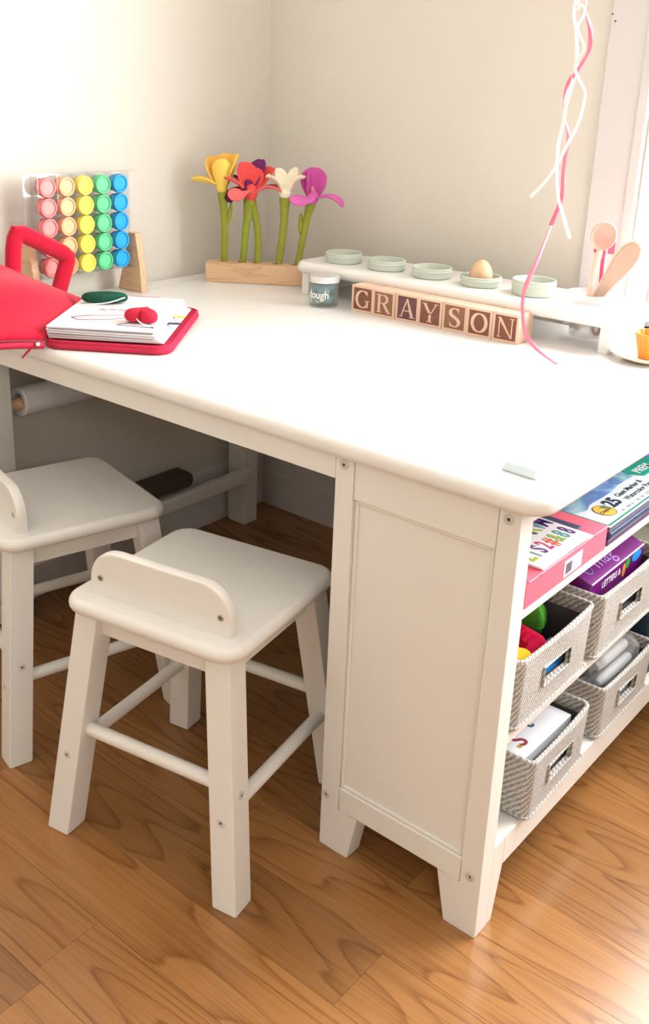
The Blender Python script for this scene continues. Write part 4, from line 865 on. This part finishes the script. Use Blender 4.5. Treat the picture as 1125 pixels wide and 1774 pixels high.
for nm, c, y, z, ry, rz_ in (('orange_print', s2l(226, 140, 60), 0.020, 0.0715, 0.006, 0.011), ('green_print', s2l(60, 150, 60), 0.032, 0.0785, 0.008, 0.008), ('blue_print', s2l(40, 150, 220), 0.064, 0.0795, 0.017, 0.008)):
    mb = MB(); mb.lathe([(1, 0), (1, 0.0004)], 20, (0, 0, 0), Matrix.Rotation(H90, 3, 'Y'))
    for v in mb.bm.verts: v.co = (v.co.x + .0261, y + v.co.y * ry, z + v.co.z * rz_)
    mb.build(nm, mat(nm, c, 0.4), pb)
mb = MB(); mb.tube([Vector((0.026, -0.066 + 0.009 * math.cos(a), 0.0895)) + tdir * (0.024 + 0.012 * math.sin(a)) + Vector((0, 0, .0004)) for a in [2 * math.pi * k / 16 for k in range(17)]], 0.0007, 5, cap=False); mb.build('magnifier_print', mat('sky_print', s2l(110, 170, 220), .4), pb)
# letter cards in the lower left bin
lc = tag(empty('letter_cards', (-0.062, 0.176, ZB + 0.0142)), 'white letter cards with red S in the bottom shelf bin', 'cards')
for k, (dx, dy, rot) in enumerate(((0, 0, 0), (0.004, -0.002, 1.5), (-0.002, 0.002, -1))):
    mb = MB(); mb.box(-0.05, 0.05, -0.078, 0.072, 0, 0.0205, 0.0008, 1); o = mb.build('card_pack', mat('card_white', (0.82, 0.83, 0.86), 0.5), lc, (dx, dy, 0.0003 + 0.0208 * k), (0, 0, math.radians(rot)))
ctop = 0.0003 + 0.0208 * 3
plane_text('S', 0.036, lc, (0.034, -0.038, ctop - .0002), (0, 1, 0), (-1, 0, 0), mat('maroon_print', s2l(150, 50, 70), .5), 0.0006, 'letter')
plane_text('t', 0.034, lc, (0.022, 0.004, ctop - .0002), (0, 1, 0), (-1, 0, 0), mat('slate_print', s2l(70, 100, 130), .5), 0.0006, 'letter')
cr = random.Random(5)
for nm, c in (('pink_confetti', s2l(200, 50, 110)), ('red_confetti', s2l(210, 70, 60)), ('navy_confetti', s2l(40, 40, 90)), ('ochre_confetti', s2l(180, 150, 40))):
    for k in range(2):
        mb = MB(); pts = [(cr.uniform(.4, 1) * 0.006 * math.cos(a), cr.uniform(.4, 1) * 0.006 * math.sin(a)) for a in [2 * math.pi * q / 6 for q in range(6)]]; mb.poly_prism(pts, 'z', 0, 0.0003); mb.build(nm, mat(nm, c, .5), lc, (cr.uniform(0.0, .044), cr.uniform(-.072, -.042), ctop - .0003))
# clear bag with white pieces in the lower right bin
pbag = tag(empty('plastic_bag', (-0.06, 0.412, ZB + 0.0145)), 'crinkled clear plastic bag of white pieces in the bottom shelf bin', 'plastic bag')
mb = MB(); br_ = random.Random(9); rings = []
for k in range(9):
    t = k / 8; z = 0.098 * t; w = 1 - 0.10 * t - (0.35 if k == 8 else 0.12 if k == 7 else 0); rings.append([(x * w + br_.uniform(-.003, .003), y * w + br_.uniform(-.003, .003), z + (br_.uniform(-.006, .006) if 1 < k else 0)) for x, y in rrect(-0.052, 0.055, -0.08, 0.08, .02, 5)])
mb.loops(rings); o = mb.build('film', clear('plastic_film', (0.93, 0.94, 0.96), 0.16, 0.12, 0.14), pbag, smooth=False)
WPL = mat('white_plastic', (0.80, 0.79, 0.77), 0.4)
for nm, pts, rd, mm in (('white_rod', [(0.024, -0.04, 0.07), (0.032, 0.05, 0.078)], 0.010, WPL), ('white_knob', [(0.0, -0.018, 0.066), (0.006, -0.006, 0.074)], 0.013, WPL), ('white_rod', [(0.034, -0.05, 0.05), (0.038, 0.06, 0.052)], 0.009, WPL), ('dark_piece', [(-0.02, -0.05, 0.05), (0.012, -0.03, 0.055)], 0.012, mat('dark_slate', s2l(50, 52, 66), .5)), ('white_rod', [(-0.01, 0.06, 0.03), (-0.015, -0.06, 0.03)], 0.014, WPL), ('teal_piece', [(-0.02, 0.01, 0.05), (-0.02, 0.045, 0.055)], 0.011, mat('deep_teal', s2l(24, 70, 84), .5))):
    mb = MB(); mb.tube([pts[0], Vector(pts[0]).lerp(Vector(pts[1]), .06), Vector(pts[0]).lerp(Vector(pts[1]), .94), pts[1]], [rd * .6, rd, rd, rd * .6], 12); subsurf(mb.build(nm, mm, pbag), 1)
mb = MB(); slab(mb, -0.20, -0.012, 0.522, 0.70, ZB, ZB + 0.115, 0.006, 0.003, 3, 2); o = mb.build('storage_box', mat('dark_teal_card', s2l(20, 52, 70), .5)); tag(o, 'dark teal box at the far end of the bottom shelf', 'box')
# pink box on the top shelf
pk = tag(empty('pink_box', (0, 0, ZU)), 'flat bright pink cardboard box on the top shelf', 'box')
PINK = mat('pink_card', s2l(246, 112, 134), 0.5, var=0.03)
mb = MB(); mb.box(-0.19, -0.001, 0.034, 0.252, 0.0002, 0.0335, 0.0012, 2); mb.build('carton', PINK, pk)
mb = MB(); mb.box(-0.188, 0.0002, 0.0375, 0.2495, 0.0336, 0.0352, 0.0007, 1); mb.build('lid_flap', PINK, pk)
mb = MB(); mb.box(-0.03, -0.0035, 0.0322, 0.0338, 0.001, 0.032, 0.0004, 1); el = mb.build('end_flap', mat('pale_card', s2l(226, 190, 184), .6), pk)
mb = MB(); mb.lathe([(0.0115, 0), (0.0115, 0.0006)], 24, (-0.017, 0.0321, 0.0165), Matrix.Rotation(H90, 3, 'X')); mb.build('round_sticker', mat('maroon_sticker', s2l(150, 54, 80), .5), el)
mb = MB(); mb.box(-0.0011, -0.0004, 0.130, 0.179, 0.0045, 0.0262); lb = mb.build('barcode_label', mat('label_white', (0.85, 0.82, 0.86), .5), pk, smooth=False)
mb = MB()
for k in range(8): y = 0.1345 + k * 0.0021; mb.box(-0.0006, -0.0001, y, y + [.0012, .0006, .001, .0015, .0005, .0012, .0008, .0011][k], 0.008, 0.022)
mb.build('barcode', mat('grey_ink', s2l(90, 86, 110), .5), lb, smooth=False)
mb = MB()
for k in range(6): mb.box(-0.0006, -0.0001, 0.155, 0.155 + [.019, .014, .018, .012, .017, .01][k], 0.0225 - k * .0027, 0.0234 - k * .0027)
mb.build('small_print', mat('pale_ink', s2l(170, 166, 184), .5), lb, smooth=False)
for y in (0.0655, 0.212):
    mb = MB(); mb.box(-0.0022, 0.0004, y - .0016, y + .0016, 0.0325, 0.0342, 0.0003, 1); mb.build('thumb_slot', mat('dark_pink', s2l(120, 30, 50), .7), pk)
# letter sticker sheets on the pink box
st = tag(empty('sticker_sheets', (-0.068, 0.138, ZU + 0.0353)), 'white sticker sheets with rainbow letters on the pink box', 'stickers')
for k in range(4):
    mb = MB(); mb.box(-0.072, 0.066 + .0006 * k, -0.063 - .0004 * k, 0.0635, 0, 0.0009); mb.build('sheet', mat('sheet_white', (0.86, 0.85, 0.85), .35), st, (0, 0, 0.0001 + 0.0012 * k), (0, 0, math.radians(-0.8 * k)), smooth=False)
stz = 0.0001 + 0.0012 * 3 + .0009
RB = [s2l(168, 190, 60), s2l(96, 168, 172), s2l(96, 62, 140), s2l(200, 70, 120), s2l(218, 96, 80), s2l(140, 176, 70), s2l(80, 160, 160), s2l(100, 60, 130)]
for row, (x, txt, sz, off) in enumerate(((0.050, 'ZIS2#&88', 0.034, 0), (0.016, 'MKANXKVM', 0.042, 3), (-0.024, 'BEHRWGD', 0.042, 5))):
    for k, ch in enumerate(txt):
        plane_text(ch, sz, st, (x, -0.0535 + 0.0148 * k, stz), (0, 1, 0), (-1, 0, 0), mat('rainbow_%d' % ((k + off) % 8), RB[(k + off) % 8], .4), 0.0008, 'sticker_letter', 0.00015, 'CENTER', 0.62)
mb = MB(); mb.box(-0.06, 0.047, 0.0645, 0.077, 0, 0.004, 0.0004, 1); mb.build('backing_strip', mat('slate_card', s2l(74, 76, 100), .5), st, (0, 0, 0.0001))
# watercolour paper pads: a short stack on the top shelf
padart = art('pad_art', [s2l(190, 222, 240), s2l(120, 170, 226), s2l(104, 110, 196), s2l(120, 190, 200), s2l(220, 236, 244)], 14)
PADC = [mat('pad_edge_plum', s2l(96, 76, 106), .35, var=.2, vscale=20), mat('pad_edge_navy', s2l(60, 72, 104), .35, var=.2, vscale=20), mat('pad_edge_slate', s2l(92, 96, 116), .35, var=.2, vscale=20)]
pz_ = ZU
for k in range(3):
    th_ = 0.0082
    r = tag(empty('paper_pad', (-0.002 + (0, .0012, -.0005)[k], 0.262 + (0, .003, 0.001)[k], pz_ + .0001)), ('lowest pad in the stack of large paper pads beside the pink box', 'middle pad in the stack of large paper pads beside the pink box', 'top paper pad with blue watercolour cover and number 25, beside the pink box')[k], 'paper pad', 'paper pads on the top shelf')
    mb = MB(); mb.box(-0.22, 0, 0, 0.34, 0, th_, 0.0006, 1); mb.build('page_block', PADC[k], r)
    mb = MB(); mb.box(-0.2205, 0.0008, -0.0008, 0.3405, th_ + .00005, th_ + 0.0009, 0.0003, 1); cv = mb.build('cover', mat('cover_white', (0.82, 0.86, 0.88), .25) if k == 2 else PADC[1], r)
    pz_ += th_ + 0.0011
top_pad = r; cz = 0.0082 + 0.0009
def flat_poly(name, pts, m, z=cz, par=None):
    mb = MB(); mb.poly_prism(pts, 'z', z, z + .00025); return mb.build(name, m, par or top_pad, smooth=False)
flat_poly('cover_art', [(-0.052, 0.006), (-0.046, .03), (-0.052, .05), (-0.05, .085), (-0.05, .12), (-0.054, .15), (-0.052, .2), (-0.06, .337), (-0.219, .337), (-0.219, 0.004)], padart)
GRN = mat('pad_green', s2l(44, 140, 108), .3)
flat_poly('green_border', [(-0.0045, 0.003), (-0.0015, 0.003), (-0.0015, 0.338), (-0.0045, 0.338)], GRN); flat_poly('green_border', [(-0.2, 0.0015), (-0.0045, 0.0015), (-0.0045, 0.0045), (-0.2, 0.0045)], GRN)
flat_poly('cover_tag', [(-0.074, .205), (-0.062, .198), (-0.040, .212), (-0.040, .30), (-0.062, .30), (-0.074, .29)], mat('tag_teal', s2l(30, 160, 140), .3), cz + .0003)
INK = mat('navy_ink', s2l(28, 52, 72), .4); GINK = mat('grey_type', s2l(150, 160, 170), .4)
plane_text('PREM', 0.020, top_pad, (-0.049, .215, cz + .0006), (0, 1, 0), (-1, 0, 0), WHITEP, 0.0003, 'tag_lettering')
plane_text('25', 0.030, top_pad, (-0.0235, .066, cz), (0, 1, 0), (-1, 0, 0), INK, 0.0011, 'number')
plane_text('Giant Marker &', 0.0132, top_pad, (-0.0335, .106, cz), (0, 1, 0), (-1, 0, 0), INK, 0.0001, 'lettering')
plane_text('Watercolor Pages', 0.0132, top_pad, (-0.0195, .106, cz), (0, 1, 0), (-1, 0, 0), INK, 0.0001, 'lettering')
for k, w_ in enumerate((.007, .012, .004, .010, .008, .013, .006, .011)): flat_poly('small_print', [(-0.0128, .064 + k * .0165), (-0.0085, .064 + k * .0165), (-0.0085, .064 + k * .0165 + w_), (-0.0128, .064 + k * .0165 + w_)], GINK)
mb = MB(); mb.lathe([(0.0165, 0), (0.0165, 0.00035)], 32, (-0.028, .046, cz)); lg_ = mb.build('round_logo', mat('logo_yellow', s2l(236, 190, 76), .4), top_pad)
mb = MB(); mb.tube([(-0.028 + 0.0163 * math.cos(a), .046 + 0.0163 * math.sin(a), cz + .0004) for a in [2 * math.pi * k / 32 for k in range(33)]], 0.0004, 5, cap=False); mb.build('logo_ring', INK, lg_)
plane_text('Crayola', 0.0088, lg_, (-0.0245, .046, cz + .0003), (0, 1, 0), (-1, 0, 0), INK, 0.0002, 'logo_lettering', 0.0001, 'CENTER')
flat_poly('logo_mark', [(-0.038, .049), (-0.031, .053), (-0.029, .060), (-0.037, .058)], GRN, cz + .0004, lg_)

# ------------------------------------------------------------------ balloon ribbons hanging from above
def ribbon(name, pts, width, m, label, ytw, seed):
    """smooth path through (x, y, z) with a twisting flat band"""
    rr = random.Random(seed); P = [Vector(p) for p in pts]; Q = []
    for i in range(len(P) - 1):
        a, b, c, d = P[max(i - 1, 0)], P[i], P[i + 1], P[min(i + 2, len(P) - 1)]
        for k in range(6):
            t = k / 6; Q.append(0.5 * ((2 * b) + (c - a) * t + (2 * a - 5 * b + 4 * c - d) * t * t + (3 * b - a - 3 * c + d) * t ** 3))
    Q.append(P[-1]); n = len(Q); mb = MB(); rows = []; ph = rr.uniform(0, 6)
    for i, q in enumerate(Q):
        t = (Q[min(i + 1, n - 1)] - Q[max(i - 1, 0)]).normalized(); f_ = Vector((0.6, -0.75, 0.2)); s_ = t.cross(f_).normalized(); f2 = s_.cross(t)
        tw = ytw * math.sin(i * 0.12 + ph); d = s_ * math.cos(tw) + f2 * math.sin(tw); rows.append((mb.bm.verts.new(q + d * width / 2), mb.bm.verts.new(q), mb.bm.verts.new(q - d * width / 2)))
    for a, b in zip(rows, rows[1:]):
        for k in range(2): mb.bm.faces.new((a[k], a[k + 1], b[k + 1], b[k]))
    o = mb.build(name, m); solid(o, 0.0003); return tag(o, label, 'ribbon', 'balloon ribbons')
def unp(px, py, y):
    d = (Vector(RX) * ((px - 543.85) / 1708.12) + Vector(RY) * ((py - 746.2) / 1708.12) + Vector(RZ)); t = (y - CP[1]) / d.y; return Vector(CP) + d * t
k7 = lambda L_: [(860 + x / 4.223, y / 4.223) for x, y in L_]; k4 = lambda L_: [(780 + x / 3.261, 340 + y / 3.261) for x, y in L_]
A_ = k7([(583, 0), (570, 120), (585, 220), (588, 440), (560, 600), (510, 780), (490, 900), (460, 1030), (445, 1150), (445, 1300), (455, 1450), (485, 1560), (510, 1650), (540, 1745)])
Bp = k7([(600, 0), (618, 35), (650, 60), (640, 110), (595, 190), (612, 270), (637, 320), (635, 370), (600, 430), (575, 500), (610, 590), (650, 670), (645, 740), (600, 900), (535, 1030), (440, 1210), (365, 1320), (250, 1440)])
Cc = k7([(658, 0), (665, 110), (690, 220), (685, 340), (665, 400), (600, 510), (540, 590), (510, 680), (500, 780), (500, 870), (525, 950), (530, 1020), (510, 1120), (490, 1280), (480, 1440), (440, 1560), (400, 1650)]) + k4([(600, 90), (550, 220), (490, 370), (440, 480), (415, 560), (410, 650), (425, 770), (480, 850), (560, 915), (630, 960)])
WR = mat('white_ribbon', (0.92, 0.90, 0.88), 0.3); PKR = mat('pink_ribbon', s2l(246, 120, 146), 0.3)
def hang(path, y0, dx):
    P = [unp(px, py, y0 + 0.006 * math.sin(py * .02 + dx)) for px, py in path]; t = P[0]
    up_ = [Vector((t.x + dx * .004 + 0.008 * math.sin(k * 1.7 + dx), y0 + 0.006 * math.cos(k * 1.3), 2.449 - (2.449 - t.z) * k / 9)) for k in range(9)]
    return up_ + P
ribbon('balloon_ribbon', hang(A_, 0.500, 0), 0.0056, WR, 'white curling ribbon with straight lower tail, hanging above the table', 0.5, 1)
ribbon('balloon_ribbon', hang(Bp, 0.492, 1), 0.0052, WR, 'white curling ribbon whose end swings left, hanging above the table', 0.6, 2)
ribbon('balloon_ribbon', hang(Cc, 0.508, 2), 0.0066, PKR, 'long pink ribbon hanging down in front of the letter blocks', 0.9, 3)

# flat faces keep flat shading next to rounded edges
for o in COL.objects:
    if o.type == 'MESH' and len(o.modifiers) == 0:
        w_ = o.modifiers.new('weighted_normals', 'WEIGHTED_NORMAL'); w_.keep_sharp = True; w_.mode = 'FACE_AREA'
